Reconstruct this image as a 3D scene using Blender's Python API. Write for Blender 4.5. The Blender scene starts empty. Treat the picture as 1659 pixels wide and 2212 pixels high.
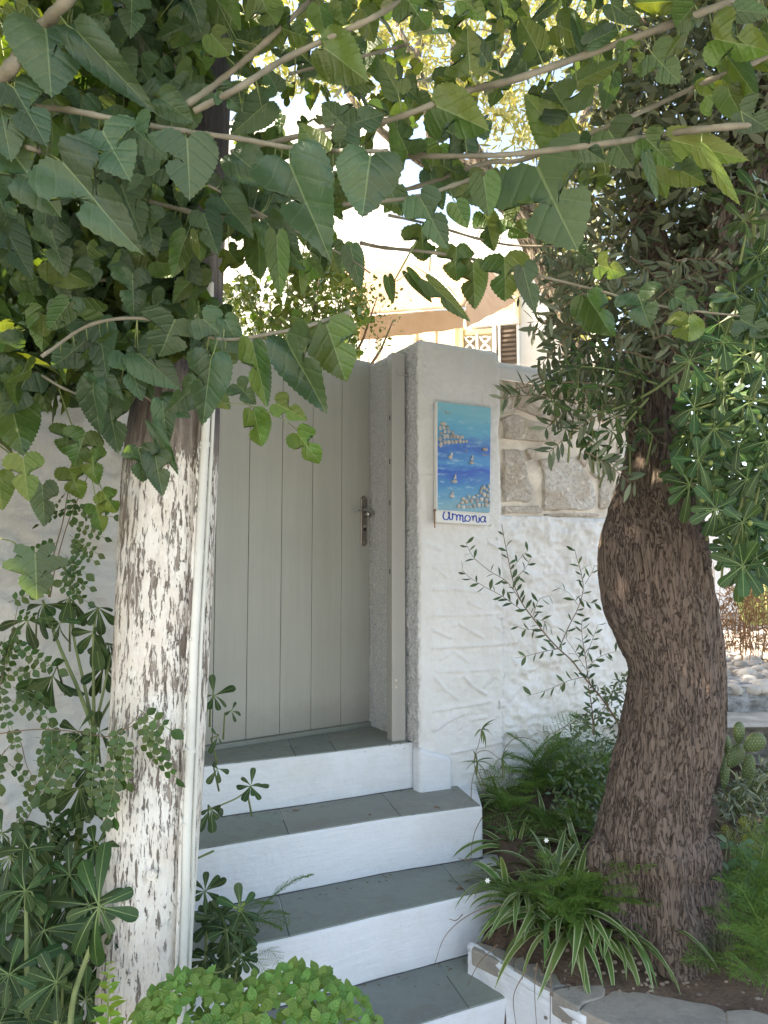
import bpy, math, random
import numpy as np
from mathutils import Vector, Matrix, Quaternion
R = random.Random(7)
rad = math.radians
S = bpy.context.scene
COL = S.collection
# ---------------------------------------------------------------- camera
F = 1661.0                      # focal length in the measuring unit of the photograph (1659 wide, 2212 high)
PITCH = math.atan(134 / F)
EYE = 1.6
cam = bpy.data.cameras.new('camera')
cam.sensor_fit = 'VERTICAL'; cam.sensor_height = 24; cam.lens = 24 * F / 2212
cam.clip_start = 0.05; cam.clip_end = 400
camo = bpy.data.objects.new('camera', cam); COL.objects.link(camo)
camo.location = (0, 0, EYE); camo.rotation_euler = (math.pi / 2 + PITCH, 0, 0)
S.camera = camo
# ---------------------------------------------------------------- world, sun, exposure
SUN = Vector((-0.80, -0.05, 0.74)).normalized()     # towards the sun
W = bpy.data.worlds.new('World'); S.world = W; W.use_nodes = True
wn = W.node_tree.nodes; wl = W.node_tree.links
sky = wn.new('ShaderNodeTexSky'); sky.sky_type = 'NISHITA'; sky.sun_disc = False
sky.sun_elevation = math.asin(SUN.z); sky.sun_rotation = math.atan2(SUN.x, SUN.y)
sky.air_density = 1.0; sky.dust_density = 1.6; sky.ozone_density = 1.0
bg = wn['Background']; bg.inputs[1].default_value = 0.15
wl.new(sky.outputs[0], bg.inputs[0])
sl = bpy.data.lights.new('sun', 'SUN'); sl.energy = 4.0; sl.angle = rad(0.5); sl.color = (1, .95, .86)
slo = bpy.data.objects.new('sun', sl); COL.objects.link(slo)
slo.rotation_euler = SUN.to_track_quat('Z', 'Y').to_euler(); slo.location = (-4, 0, 8)
vs = S.view_settings
S.display_settings.display_device = 'sRGB'
vs.view_transform = 'Standard'; vs.look = 'None'; vs.gamma = 1; vs.use_curve_mapping = False
vs.exposure = 2.18
vs.use_white_balance = True; vs.white_balance_temperature = 7800; vs.white_balance_tint = 12
S.render.engine = 'CYCLES'
S.cycles.use_denoising = True
S.cycles.max_bounces = 8; S.cycles.diffuse_bounces = 4; S.cycles.glossy_bounces = 2
S.cycles.transmission_bounces = 4; S.cycles.transparent_max_bounces = 6
S.cycles.sample_clamp_indirect = 6
# ---------------------------------------------------------------- measuring helpers
ct, st_ = math.cos(PITCH), math.sin(PITCH)
def ray(px, py):
    dx = (px - 829.5) / F; uy = (1106 - py) / F
    return Vector((dx, ct - uy * st_, st_ + uy * ct))
def at(px, py, Y):
    d = ray(px, py); return Vector((0, 0, EYE)) + d * (Y / d.y)
def atz(px, py, z):
    d = ray(px, py); return Vector((0, 0, EYE)) + d * ((z - EYE) / d.z)
def onp(px, py, P, n):
    d = ray(px, py); e = Vector((0, 0, EYE)); return e + d * ((P - e).dot(n) / d.dot(n))
def pxsize(n, Y): return n * Y / F
# ---------------------------------------------------------------- numpy noise
def _h(ix, iy, seed):
    n = (ix.astype(np.int64) * 374761393 + iy.astype(np.int64) * 668265263 + seed * 1274126177) & 0xffffffff
    n = ((n ^ (n >> 13)) * 1274126177) & 0xffffffff
    return ((n ^ (n >> 16)) & 0xffff) / 65535.0
def vn(x, y, seed=0):
    x = np.asarray(x, float); y = np.asarray(y, float)
    ix = np.floor(x); iy = np.floor(y); fx = x - ix; fy = y - iy
    fx = fx * fx * (3 - 2 * fx); fy = fy * fy * (3 - 2 * fy)
    a = _h(ix, iy, seed); b = _h(ix + 1, iy, seed); c = _h(ix, iy + 1, seed); d = _h(ix + 1, iy + 1, seed)
    return (a + (b - a) * fx) * (1 - fy) + (c + (d - c) * fx) * fy
def fbm(x, y, seed=0, o=4):
    s = 0; a = .5
    for i in range(o):
        s = s + a * (vn(x, y, seed + i * 17) - .5) * 2; x = x * 2.03 + 11.3; y = y * 2.03 + 5.7; a *= .5
    return s
def ridge(x, y, seed=0, o=3):
    s = 0; a = .5
    for i in range(o):
        s = s + a * (1 - np.abs(vn(x, y, seed + i * 17) * 2 - 1)); x = x * 2.1 + 3.3; y = y * 2.1 + 7.7; a *= .5
    return s
# ---------------------------------------------------------------- objects
def tag(o, label=None, cat=None, group=None, kind=None):
    if label: o['label'] = label
    if cat: o['category'] = cat
    if group: o['group'] = group
    if kind: o['kind'] = kind
    return o
def thing(name, label, cat, loc, group=None):
    o = bpy.data.objects.new(name, None); COL.objects.link(o); o.location = loc; o.empty_display_size = .05
    return tag(o, label, cat, group, 'thing')
PL = {}
def ploc(p):
    if p is None: return Vector((0, 0, 0))
    return Vector(p.location) + (ploc(p.parent) if p.parent else Vector((0, 0, 0)))
def mesh(name, V, Fc, mats, uv=None, smooth=True, mi=None):
    me = bpy.data.meshes.new(name)
    me.from_pydata([tuple(v) for v in V] if not isinstance(V, np.ndarray) else V.tolist(), [], Fc)
    for m in (mats if isinstance(mats, (list, tuple)) else [mats]): me.materials.append(m)
    if smooth: me.polygons.foreach_set('use_smooth', [True] * len(me.polygons))
    if mi is not None: me.polygons.foreach_set('material_index', mi)
    if uv is not None:
        l = me.uv_layers.new(name='UVMap'); n = len(me.loops); vi = np.empty(n, np.int32); me.loops.foreach_get('vertex_index', vi)
        l.data.foreach_set('uv', np.asarray(uv, np.float32)[vi].ravel())
    me.update(); return me
def mk(name, V, Fc, mats, parent=None, loc=None, uv=None, smooth=False, mi=None):
    """world-space vertices -> one mesh object whose origin is the parent's place or loc"""
    V = np.array([tuple(v) for v in V], float) if not isinstance(V, np.ndarray) else V
    off = ploc(parent) if parent else Vector(loc or (0, 0, 0))
    o = bpy.data.objects.new(name, mesh(name, V - np.array(off), Fc, mats, uv, smooth, mi)); COL.objects.link(o)
    if parent: o.parent = parent
    else: o.location = off
    return o
def piece(name, me, parent, M):
    o = bpy.data.objects.new(name, me); COL.objects.link(o); o.parent = parent
    o.matrix_basis = Matrix.Translation(-ploc(parent)) @ M
    return o
def struct(name, V, Fc, mats, **k):
    return tag(mk(name, V, Fc, mats, **k), kind='structure')
class MB:
    def __init__(s): s.v = []; s.f = []; s.uv = []; s.mi = []
    def add(s, V, Fc, uv=None, m=0):
        b = len(s.v); s.v += [tuple(v) for v in V]; s.f += [tuple(i + b for i in f) for f in Fc]
        s.uv += list(uv) if uv is not None else [(0, 0)] * len(V); s.mi += [m] * len(Fc); return s
    def tube(s, P, rr, n=6, m=0, cap=True):
        P = [Vector(p) for p in P]; N = len(P)
        if not isinstance(rr, (list, tuple)): rr = [rr] * N
        V = []; up = None
        for i, p in enumerate(P):
            t = (P[min(i + 1, N - 1)] - P[max(i - 1, 0)]).normalized()
            if up is None: up = Vector((0, 0, 1)) if abs(t.z) < .9 else Vector((1, 0, 0))
            x = t.cross(up).normalized(); up = x.cross(t).normalized()
            for k in range(n):
                a = 2 * math.pi * k / n; V.append(p + (x * math.cos(a) + up * math.sin(a)) * rr[i])
        Fc = [(i * n + k, i * n + (k + 1) % n, (i + 1) * n + (k + 1) % n, (i + 1) * n + k) for i in range(N - 1) for k in range(n)]
        if cap: Fc += [tuple(range(n))[::-1], tuple((N - 1) * n + k for k in range(n))]
        return s.add(V, Fc, m=m)
    def box(s, o, x, y, z, m=0):
        o, x, y, z = map(Vector, (o, x, y, z))
        V = [o, o + x, o + x + y, o + y, o + z, o + x + z, o + x + y + z, o + y + z]
        return s.add(V, [(3, 2, 1, 0), (4, 5, 6, 7), (0, 1, 5, 4), (1, 2, 6, 5), (2, 3, 7, 6), (3, 0, 4, 7)], m=m)
    def prism(s, poly, z0, z1, m=0):
        n = len(poly); V = [Vector((p[0], p[1], z0)) for p in poly] + [Vector((p[0], p[1], z1 if not isinstance(z1, (list, tuple)) else z1[i])) for i, p in enumerate(poly)]
        return s.add(V, [tuple(range(n))[::-1], tuple(range(n, 2 * n))] + [(i, (i + 1) % n, n + (i + 1) % n, n + i) for i in range(n)], m=m)
    def mk(s, name, mats, parent=None, loc=None, smooth=False):
        return mk(name, s.v, s.f, mats, parent, loc, s.uv, smooth, s.mi)
    def mesh(s, name, mats, smooth=False): return mesh(name, s.v, s.f, mats, s.uv, smooth, s.mi)
def bevel(o, w, seg=2):
    b = o.modifiers.new('bevel', 'BEVEL'); b.width = w; b.segments = seg; b.limit_method = 'ANGLE'; b.angle_limit = rad(40)
    return o
def cr(P, per=6):
    """Catmull-Rom through points of any dimension"""
    P = [np.array(p, float) for p in P]; Q = [2 * P[0] - P[1]] + P + [2 * P[-1] - P[-2]]; out = []
    for i in range(1, len(Q) - 2):
        a, b, c, d = Q[i - 1:i + 3]
        for k in range(per):
            t = k / per
            out.append(.5 * ((2 * b) + (c - a) * t + (2 * a - 5 * b + 4 * c - d) * t * t + (3 * b - a - 3 * c + d) * t ** 3))
    out.append(P[-1]); return out
# ---------------------------------------------------------------- materials
class M_:
    def __init__(s, name):
        s.m = bpy.data.materials.new(name); s.m.use_nodes = True; s.t = s.m.node_tree; s.n = s.t.nodes; s.l = s.t.links
        s.b = s.n['Principled BSDF']; s.out = s.n['Material Output']
    def N(s, typ, **k):
        n = s.n.new(typ)
        for a, b in k.items(): setattr(n, a, b)
        return n
    def co(s, scale=(1, 1, 1), kind='Object'):
        tc = s.N('ShaderNodeTexCoord'); mp = s.N('ShaderNodeMapping'); mp.inputs['Scale'].default_value = scale
        s.l.new(tc.outputs[kind], mp.inputs[0]); return mp.outputs[0]
    def noise(s, scale, det=4, rough=.55, co=None, dist=0):
        n = s.N('ShaderNodeTexNoise'); n.inputs['Scale'].default_value = scale; n.inputs['Detail'].default_value = det
        n.inputs['Roughness'].default_value = rough; n.inputs['Distortion'].default_value = dist
        s.l.new(co if co is not None else s.co(), n.inputs['Vector']); return n.outputs['Fac']
    def vor(s, scale, co=None, feat='F1', out='Distance'):
        n = s.N('ShaderNodeTexVoronoi'); n.feature = feat; n.inputs['Scale'].default_value = scale
        s.l.new(co if co is not None else s.co(), n.inputs['Vector']); return n.outputs[out]
    def ramp(s, fac, stops, interp='LINEAR'):
        r = s.N('ShaderNodeValToRGB'); r.color_ramp.interpolation = interp; e = r.color_ramp.elements
        while len(e) < len(stops): e.new(.5)
        for x, (p, c) in zip(e, stops):
            x.position = p; x.color = (c, c, c, 1) if isinstance(c, (int, float)) else (*c, 1)
        s.l.new(fac, r.inputs[0]); return r.outputs[0]
    def mix(s, fac, a, b, mode='MIX'):
        n = s.N('ShaderNodeMix', data_type='RGBA', blend_type=mode)
        for i, v in ((0, fac), (6, a), (7, b)):
            if isinstance(v, (int, float)) and i == 0: n.inputs[0].default_value = v
            elif isinstance(v, (tuple, list)): n.inputs[i].default_value = (*v, 1)
            elif isinstance(v, (int, float)): n.inputs[i].default_value = (v, v, v, 1)
            else: s.l.new(v, n.inputs[i])
        return n.outputs[2]
    def math(s, op, a, b=None, c=None, clamp=False):
        n = s.N('ShaderNodeMath', operation=op); n.use_clamp = clamp
        for i, v in enumerate((a, b, c)):
            if v is None: continue
            if isinstance(v, (int, float)): n.inputs[i].default_value = v
            else: s.l.new(v, n.inputs[i])
        return n.outputs[0]
    def bump(s, h, dist, strength=1, prev=None):
        n = s.N('ShaderNodeBump'); n.inputs['Distance'].default_value = dist; n.inputs['Strength'].default_value = strength
        s.l.new(h, n.inputs['Height'])
        if prev is not None: s.l.new(prev, n.inputs['Normal'])
        return n.outputs[0]
    def fin(s, col=None, rough=.8, normal=None, metal=0, spec=.5):
        if col is not None:
            if isinstance(col, tuple): s.b.inputs['Base Color'].default_value = (*col, 1)
            else: s.l.new(col, s.b.inputs['Base Color'])
        if isinstance(rough, (int, float)): s.b.inputs['Roughness'].default_value = rough
        else: s.l.new(rough, s.b.inputs['Roughness'])
        if normal is not None: s.l.new(normal, s.b.inputs['Normal'])
        s.b.inputs['Metallic'].default_value = metal; s.b.inputs['Specular IOR Level'].default_value = spec
        return s.m
def plaster(name, base=(.80, .80, .79), dirt=(.62, .58, .53), fine=.0015, amt=.5, coarse=None):
    k = M_(name)
    c = k.mix(k.ramp(k.noise(3.2, 5, .65), [(.45, 0), (.8, amt)]), base, dirt)
    c = k.mix(k.ramp(k.noise(45, 3, .6), [(.4, 0), (.8, .25)]), c, tuple(x * .82 for x in base))
    nb = k.bump(k.noise(70, 5, .65), fine)
    nb = k.bump(k.noise(16, 4, .6), fine * 3, prev=nb)
    if coarse: nb = k.bump(k.vor(coarse[0]), coarse[1], prev=nb)
    return k.fin(c, .88, nb, spec=.25)
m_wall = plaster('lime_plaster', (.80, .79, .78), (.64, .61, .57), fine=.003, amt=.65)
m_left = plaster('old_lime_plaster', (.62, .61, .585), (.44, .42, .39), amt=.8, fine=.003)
def riserpaint():
    k = M_('step_whitewash'); br = k.noise(1, 5, .7, co=k.co((9, 9, 90))); st = k.noise(2.4, 5, .7); dr = k.noise(1, 5, .75, co=k.co((30, 30, 5)))
    c = k.mix(k.ramp(br, [(.35, 0), (.7, 1)]), (.76, .78, .82), (.83, .85, .88))
    c = k.mix(k.ramp(st, [(.48, 0), (.72, .55)]), c, (.66, .64, .61)); c = k.mix(k.ramp(dr, [(.62, 0), (.75, .4)]), c, (.60, .58, .54))
    c = k.mix(k.ramp(k.noise(120, 5, .8), [(.68, 0), (.71, .8)]), c, (.42, .40, .37))
    return k.fin(c, .8, k.bump(br, .003, prev=k.bump(k.noise(30, 5, .65), .005)), spec=.25)
m_step = riserpaint()
def roughcast():
    k = M_('roughcast'); n1 = k.noise(190, 3, .7); n2 = k.noise(80, 2, .5)
    c = k.mix(k.ramp(n1, [(.35, 0), (.6, 1)]), (.50, .50, .51), (.82, .82, .82))
    return k.fin(c, .95, k.bump(n1, .006, prev=k.bump(n2, .01)), spec=.15)
m_rough = roughcast()
def slate():
    k = M_('slate'); n = k.noise(5, 5, .65); c = k.ramp(n, [(.25, (.21, .21, .195)), (.42, (.255, .29, .245)), (.55, (.21, .235, .215)), (.75, (.35, .34, .30))])
    c = k.mix(k.ramp(k.noise(38, 5, .75), [(.42, 0), (.66, .75)]), c, (.29, .31, .285)); c = k.mix(k.ramp(k.noise(7, 4, .7, dist=1), [(.52, 0), (.6, .45)]), c, (.21, .17, .14))
    oi = k.N('ShaderNodeObjectInfo'); c = k.mix(.5, c, k.ramp(oi.outputs['Random'], [(0, (.20, .22, .205)), (.5, (.23, .265, .225)), (1, (.28, .275, .245))]))
    return k.fin(c, .62, k.bump(k.noise(25, 6, .65), .004, prev=k.bump(k.noise(180, 3), .0008)), spec=.35)
m_slate = slate()
def simple(name, col, rough=.6, bs=60, bd=.0005, var=.15, metal=0, spec=.4):
    k = M_(name); n = k.noise(bs * .15, 4, .6)
    c = k.mix(k.ramp(n, [(.3, 0), (.7, 1)]), tuple(x * (1 - var) for x in col), tuple(min(1, x * (1 + var)) for x in col))
    return k.fin(c, rough, k.bump(k.noise(bs, 4), bd), metal=metal, spec=spec)
def gatepaint():
    k = M_('gate_paint'); g = k.noise(28, 5, .65, co=k.co((1, 1, .05))); s = k.noise(2.2, 4, .6)
    c = k.mix(k.ramp(g, [(.35, 0), (.65, 1)]), (.43, .43, .38), (.475, .47, .42)); c = k.mix(k.ramp(s, [(.45, 0), (.7, .35)]), c, (.36, .345, .31))
    c = k.mix(k.ramp(k.noise(160, 3, .8), [(.70, 0), (.73, .5)]), c, (.28, .26, .23))
    sp = k.N('ShaderNodeSeparateXYZ'); k.l.new(k.co(), sp.inputs[0]); low = k.math('ADD', sp.outputs['Z'], k.math('MULTIPLY', k.noise(14, 4, .7), -.16))
    c = k.mix(k.ramp(low, [(.0, .55), (.09, 0)]), c, (.30, .28, .25))
    oi = k.N('ShaderNodeObjectInfo'); c = k.mix(k.math('MULTIPLY', oi.outputs['Random'], .35), c, (.36, .36, .33))
    return k.fin(c, .45, k.bump(g, .0012), spec=.4)
m_gate = gatepaint()
m_gate2 = simple('post_paint', (.42, .41, .385), .38, 30, .0003, .04)
m_mortar = simple('mortar', (.70, .63, .55), .95, 60, .004, .25)
m_joint = simple('dark_joint', (.10, .10, .095), .95)
m_metal = simple('brushed_steel', (.62, .60, .57), .28, 200, .0001, .08, metal=1)
m_plate = simple('bronze_steel_plate', (.40, .35, .32), .38, 200, .0001, .06, metal=1)
m_dark = simple('dark_hole', (.02, .02, .02), .8)
m_rust = simple('rusty_iron', (.28, .13, .06), .85)
m_soil = simple('soil', (.13, .085, .06), .97, 90, .008, .5)
m_ground = simple('courtyard_ground', (.42, .38, .32), .95, 50, .006, .3)
m_tan = simple('awning_fabric_frame', (.7, .7, .68), .5)
m_ochre = simple('ochre_paint', (.62, .52, .30), .8)
m_white = simple('white_paint', (.80, .80, .78), .5, 60, .0004, .05)
m_glassd = simple('dark_window', (.10, .085, .07), .15, 10, .0001, .2)
def house():
    k = M_('house_plaster'); c = k.mix(k.ramp(k.noise(1.6, 4), [(.42, 0), (.62, .4)]), (.80, .77, .70), (.60, .56, .48))
    return k.fin(c, .9, k.bump(k.noise(40, 4), .002))
m_house = house()
def stone():
    k = M_('pitted_limestone'); big = k.noise(9, 3, .6); pit = k.noise(62, 6, .8, dist=.8)
    oi = k.N('ShaderNodeObjectInfo')
    c0 = k.mix(k.ramp(big, [(.35, 0), (.6, 1)]), (.74, .63, .52), (.90, .86, .80))
    c0 = k.mix(k.ramp(oi.outputs['Random'], [(0, 0), (1, .55)]), c0, (.64, .52, .42))
    c = k.mix(k.ramp(pit, [(.38, .9), (.46, 0)]), c0, (.42, .34, .28))
    h = k.ramp(pit, [(.36, 0), (.56, 1)])
    return k.fin(c, .95, k.bump(h, .0045, prev=k.bump(k.noise(25, 3), .006)), spec=.2)
m_stone = stone()
def paving_stone():
    k = M_('planter_slab'); n = k.noise(7, 5, .7)
    c = k.ramp(n, [(.25, (.22, .19, .165)), (.45, (.36, .32, .27)), (.6, (.27, .25, .22)), (.8, (.50, .44, .38))])
    return k.fin(c, .85, k.bump(k.noise(20, 6, .7), .008, prev=k.bump(k.noise(150, 3), .001)), spec=.3)
m_slab = paving_stone()
# ================================================================ LARGE STRUCTURE
def grid_faces(nu, nv):
    i = np.arange(nv - 1)[:, None] * nu + np.arange(nu - 1)[None, :]
    return np.stack([i, i + 1, i + nu + 1, i + nu], -1).reshape(-1, 4).tolist()
def round_path(P, r, du):
    """polyline with rounded corners, resampled every du; returns pts and corner-free arclength"""
    P = [np.array(p, float) for p in P]; out = [P[0]]
    for i in range(1, len(P) - 1):
        a = P[i - 1] - P[i]; b = P[i + 1] - P[i]; a /= np.linalg.norm(a); b /= np.linalg.norm(b)
        s, e = P[i] + a * r, P[i] + b * r
        for k in range(7):
            t = k / 6; out.append((1 - t) ** 2 * s + 2 * t * (1 - t) * P[i] + t * t * e)
    out.append(P[-1]); out = np.array(out); L = np.r_[0, np.cumsum(np.linalg.norm(np.diff(out, axis=0), axis=1))]
    n = max(2, int(L[-1] / du)); u = np.linspace(0, L[-1], n + 1)
    return np.stack([np.interp(u, L, out[:, 0]), np.interp(u, L, out[:, 1])], 1), u
def sweep(name, P, z0, z1, mats, parent=None, loc=None, r=.03, du=.01, dz=.01, top_r=.03, disp=None, spine=None, mfn=None, cap_n=8):
    pts, u = round_path(P, r, du); t = np.gradient(pts, axis=0); t /= np.linalg.norm(t, axis=1)[:, None]
    nrm = np.stack([t[:, 1], -t[:, 0]], 1)
    zs = np.arange(z0, z1 - top_r, dz); zs = np.append(zs, z1 - top_r); rows = [(z, 0., 0) for z in zs]
    for k in range(1, 7):
        a = k / 6 * math.pi / 2; rows.append((z1 - top_r + top_r * math.sin(a), top_r * (1 - math.cos(a)), 0))
    V = []; nu = len(u)
    for z, ins, _ in rows:
        d = disp(u, np.full(nu, z)) if disp else 0
        if ins: d = d * .6
        xy = pts + nrm * (d - ins)[:, None] if disp else pts - nrm * ins
        V.append(np.c_[xy, np.full(nu, z)])
    last = V[-1]
    if spine:
        a, b = np.array(spine[0]), np.array(spine[1]); ab = b - a
        q = np.clip(((last[:, :2] - a) @ ab) / (ab @ ab + 1e-9), 0, 1); tgt = a + q[:, None] * ab
        for k in range(1, cap_n + 1):
            f = k / cap_n; xy = last[:, :2] * (1 - f) + tgt * f
            V.append(np.c_[xy, z1 + fbm(xy[:, 0] * 14, xy[:, 1] * 14, 5) * .008])
    nv = len(V); V = np.concatenate(V); Fc = grid_faces(nu, nv); mi = None
    if mfn:
        mu = [mfn((u[i] + u[i + 1]) / 2) for i in range(nu - 1)]; mi = mu * (nv - 1)
    return mk(name, V, Fc, mats, parent, loc, smooth=True, mi=mi)

# street, landing level, courtyard
def sheet(x0, x1, y0, y1, z, n=40, amp=.01, fr=3, seed=3):
    X, Y = np.meshgrid(np.linspace(x0, x1, n), np.linspace(y0, y1, n))
    Z = z + fbm(X * fr, Y * fr, seed) * amp
    return np.c_[X.ravel(), Y.ravel(), Z.ravel()], grid_faces(n, n)
m_street = simple('street_concrete', (.34, .33, .31), .9, 40, .004, .15)
V, Fc = sheet(-150, 150, -150, 150, -.02, 40, .0); struct('street_ground', V, Fc, m_street)
V, Fc = sheet(-5, 3, 3.9, 14, .84, 60, .01); struct('courtyard_ground', V, Fc, m_ground)

# key plan points
A = Vector((.155, 3.41, 0)); gd = Vector((.887, .461, 0)).normalized(); gn = Vector((gd.y, -gd.x, 0))      # garden wall line, outward normal
rv = Vector((-.225, .41, 0))
DP = Vector((-.07, 3.82, 0)); dd = Vector((.65, .51, 0)).normalized(); dn = Vector((dd.y, -dd.x, 0))         # gate plane
def gw(px, py, off=0): return onp(px, py, A + gn * off, gn)
def gu(p): return (Vector((p[0], p[1], 0)) - A).dot(gd)
# ---- gate pillar
strokes = []
def V3(x, y): return 932.6 + .2727 * x, 1097.2 + .2727 * y
for ln in [[(0,650),(150,640),(380,670)],[(0,850),(300,846),(600,835)],[(0,1110),(250,1100),(640,1070)],[(30,1300),(300,1285),(520,1280)],[(0,1610),(200,1580),(450,1530)],
           [(130,1940),(400,1890),(560,1850)],[(200,2010),(350,1998),(500,1995)],[(220,2110),(400,2080)],[(0,470),(115,550)],[(210,920),(300,975),(400,1030)],[(490,940),(570,985),(650,1050)],
           [(170,1140),(280,1220)],[(10,1340),(100,1450),(210,1520)],[(240,1340),(320,1420),(420,1480)],[(470,1320),(540,1380),(620,1450)],[(280,750),(370,790)],[(500,770),(560,810)],
           [(0,1760),(120,1690),(250,1630)],[(0,970),(150,1030)],[(60,1200),(150,1150)],[(400,1420),(470,1350)],[(-60,300),(60,330)],[(450,280),(520,330)],[(-80,-250),(40,-260)],[(300,1680),(420,1660)]]:
    q = [gw(*V3(x, y)) for x, y in ln]; q = [(gu(p), p.z) for p in q]
    strokes.append((q, R.uniform(.6, 1.25)))
def stroke_disp(u, z):
    d = np.zeros_like(u)
    for q, a in strokes:
        for (x0, y0), (x1, y1) in zip(q[:-1], q[1:]):
            dx, dy = x1 - x0, y1 - y0; t = np.clip(((u - x0) * dx + (z - y0) * dy) / (dx * dx + dy * dy), 0, 1)
            dd_ = np.hypot(u - x0 - t * dx, z - y0 - t * dy); s_ = ((u - x0) * dy - (z - y0) * dx)
            d = np.maximum(d, a * .012 * np.exp(-(dd_ / .006) ** 2)) - a * .005 * np.exp(-((dd_ - .012) / .007) ** 2)
    return d
pil = thing('gate_pillar', 'white plastered gate pillar with trowel ridges carrying the blue seascape plaque', 'pillar', (.25, 3.65, .4))
Bp = A + gd * .453
plen = .47
Lrev = rv.length * 1.12
def pil_disp(u, z):
    uf = u - Lrev       # front face coordinate
    front = (uf > -.005)
    d = fbm(u * 7, z * 7, 2) * .014 + fbm(u * 40, z * 60, 4) * .0042 + stroke_disp(uf, z)
    d2 = fbm(u * 110, z * 110, 6, 2) * .011 + fbm(u * 8, z * 8, 9) * .004
    return np.where(front, d, d2)
Cp = A + rv * 1.12; Dp = Bp - gn * .47
sweep('pillar_body', [Cp[:2], A[:2], Bp[:2], Dp[:2]], .35, 2.668, [m_wall, m_rough], parent=pil, r=.022, du=.0055, dz=.0065, top_r=.035, disp=pil_disp,
      spine=((A + gd * .15 - gn * .22)[:2], (A + gd * .3 - gn * .22)[:2]), mfn=lambda u: 0 if u > Lrev - .012 else 1)
# ---- garden wall (right)
gwall = thing('garden_wall', 'whitewashed garden wall with a band of exposed rubble stone under its cap', 'wall', tuple(Bp + gd * .5)[:2] + (.4,))
E = A + gd * 1.52; b0 = A + gd * .425 - gn * .018
def low_disp(u, z):
    n = fbm(u * 7, z * 10, 21) * .040 + ridge(u * 14, z * 24, 23) * .028 + fbm(u * 45, z * 55, 25, 3) * .009 - .02
    n = n + np.exp(-((z - 1.80) / .05) ** 2) * ridge(u * 20, z * 14, 28) * .022
    return n + stroke_disp(u + .45, z) * .8
Fp = E - gn * .38
sweep('wall_base', [(b0 - gn * .0)[:2], (E - gn * .018)[:2], Fp[:2]], .3, 1.885, m_wall, parent=gwall, r=.02, du=.007, dz=.0075, top_r=.02, disp=low_disp,
      spine=((b0 - gn * .2)[:2], (E - gn * .2 - gd * .1)[:2]), cap_n=2)
sweep('mortar_bed', [(b0 - gn * .03)[:2], (E - gn * .05)[:2], Fp[:2]], 1.86, 2.545, m_mortar, parent=gwall, r=.02, du=.012, dz=.012, top_r=.01,
      disp=lambda u, z: fbm(u * 12, z * 12, 31) * .014 + fbm(u * 50, z * 50, 33, 2) * .006 + .008, spine=((b0 - gn * .2)[:2], (E - gn * .2 - gd * .1)[:2]), cap_n=2)
sweep('wall_cap', [(b0 + gn * .02)[:2], (E + gn * .0)[:2], Fp[:2]], 2.53, 2.62, m_wall, parent=gwall, r=.03, du=.012, dz=.012, top_r=.03,
      disp=lambda u, z: fbm(u * 5, z * 5, 41) * .012 + fbm(u * 40, z * 40, 43, 2) * .002, spine=((b0 - gn * .2)[:2], (E - gn * .2 - gd * .1)[:2]), cap_n=6)
def C2(x, y): return 877.7 + x * .2976, 713.1 + y * .2976
stone_polys = [
 [(702,362),(772,372),(782,470),(788,600),(704,608)], [(800,385),(850,400),(935,515),(1005,640),(930,620),(800,560)], [(952,562),(1010,600),(1000,650),(960,630)],
 [(704,640),(780,608),(900,650),(1060,690),(1200,702),(1232,760),(1180,800),(1080,820),(880,800),(704,780)],
 [(706,855),(845,872),(850,960),(885,1050),(920,1180),(895,1252),(706,1252)], [(872,868),(925,852),(942,905),(905,942)],
 [(972,940),(1060,905),(1200,902),(1262,960),(1330,1080),(1392,1250),(1380,1312),(992,1318),(1002,1130)], [(1362,935),(1448,922),(1455,1040),(1392,1080),(1350,1045)],
 [(1282,892),(1342,960),(1300,1000),(1240,925)], [(885,385),(940,465),(932,505),(862,440)], [(1005,402),(1085,440),(1100,500),(1010,440)],
 [(1402,1075),(1472,1045),(1505,1110),(1452,1300),(1402,1290)], [(708,1276),(980,1276),(984,1328),(708,1330)], [(1000,1334),(1400,1330),(1400,1352),(1000,1352)],
 [(1110,540),(1250,560),(1300,660),(1170,690),(1060,660)], [(1290,730),(1480,705),(1500,860),(1370,880)], [(1110,400),(1260,410),(1280,520),(1120,510)],
 [(1310,450),(1500,440),(1520,660),(1330,650)], [(1540,480),(1760,500),(1750,760),(1540,730)], [(1540,800),(1740,820),(1760,1050),(1540,1020)], [(1530,1110),(1770,1100),(1770,1310),(1500,1320)],
 [(1800,560),(1980,560),(1980,800),(1790,780)], [(1800,880),(1990,880),(1990,1290),(1800,1290)]]
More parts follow.
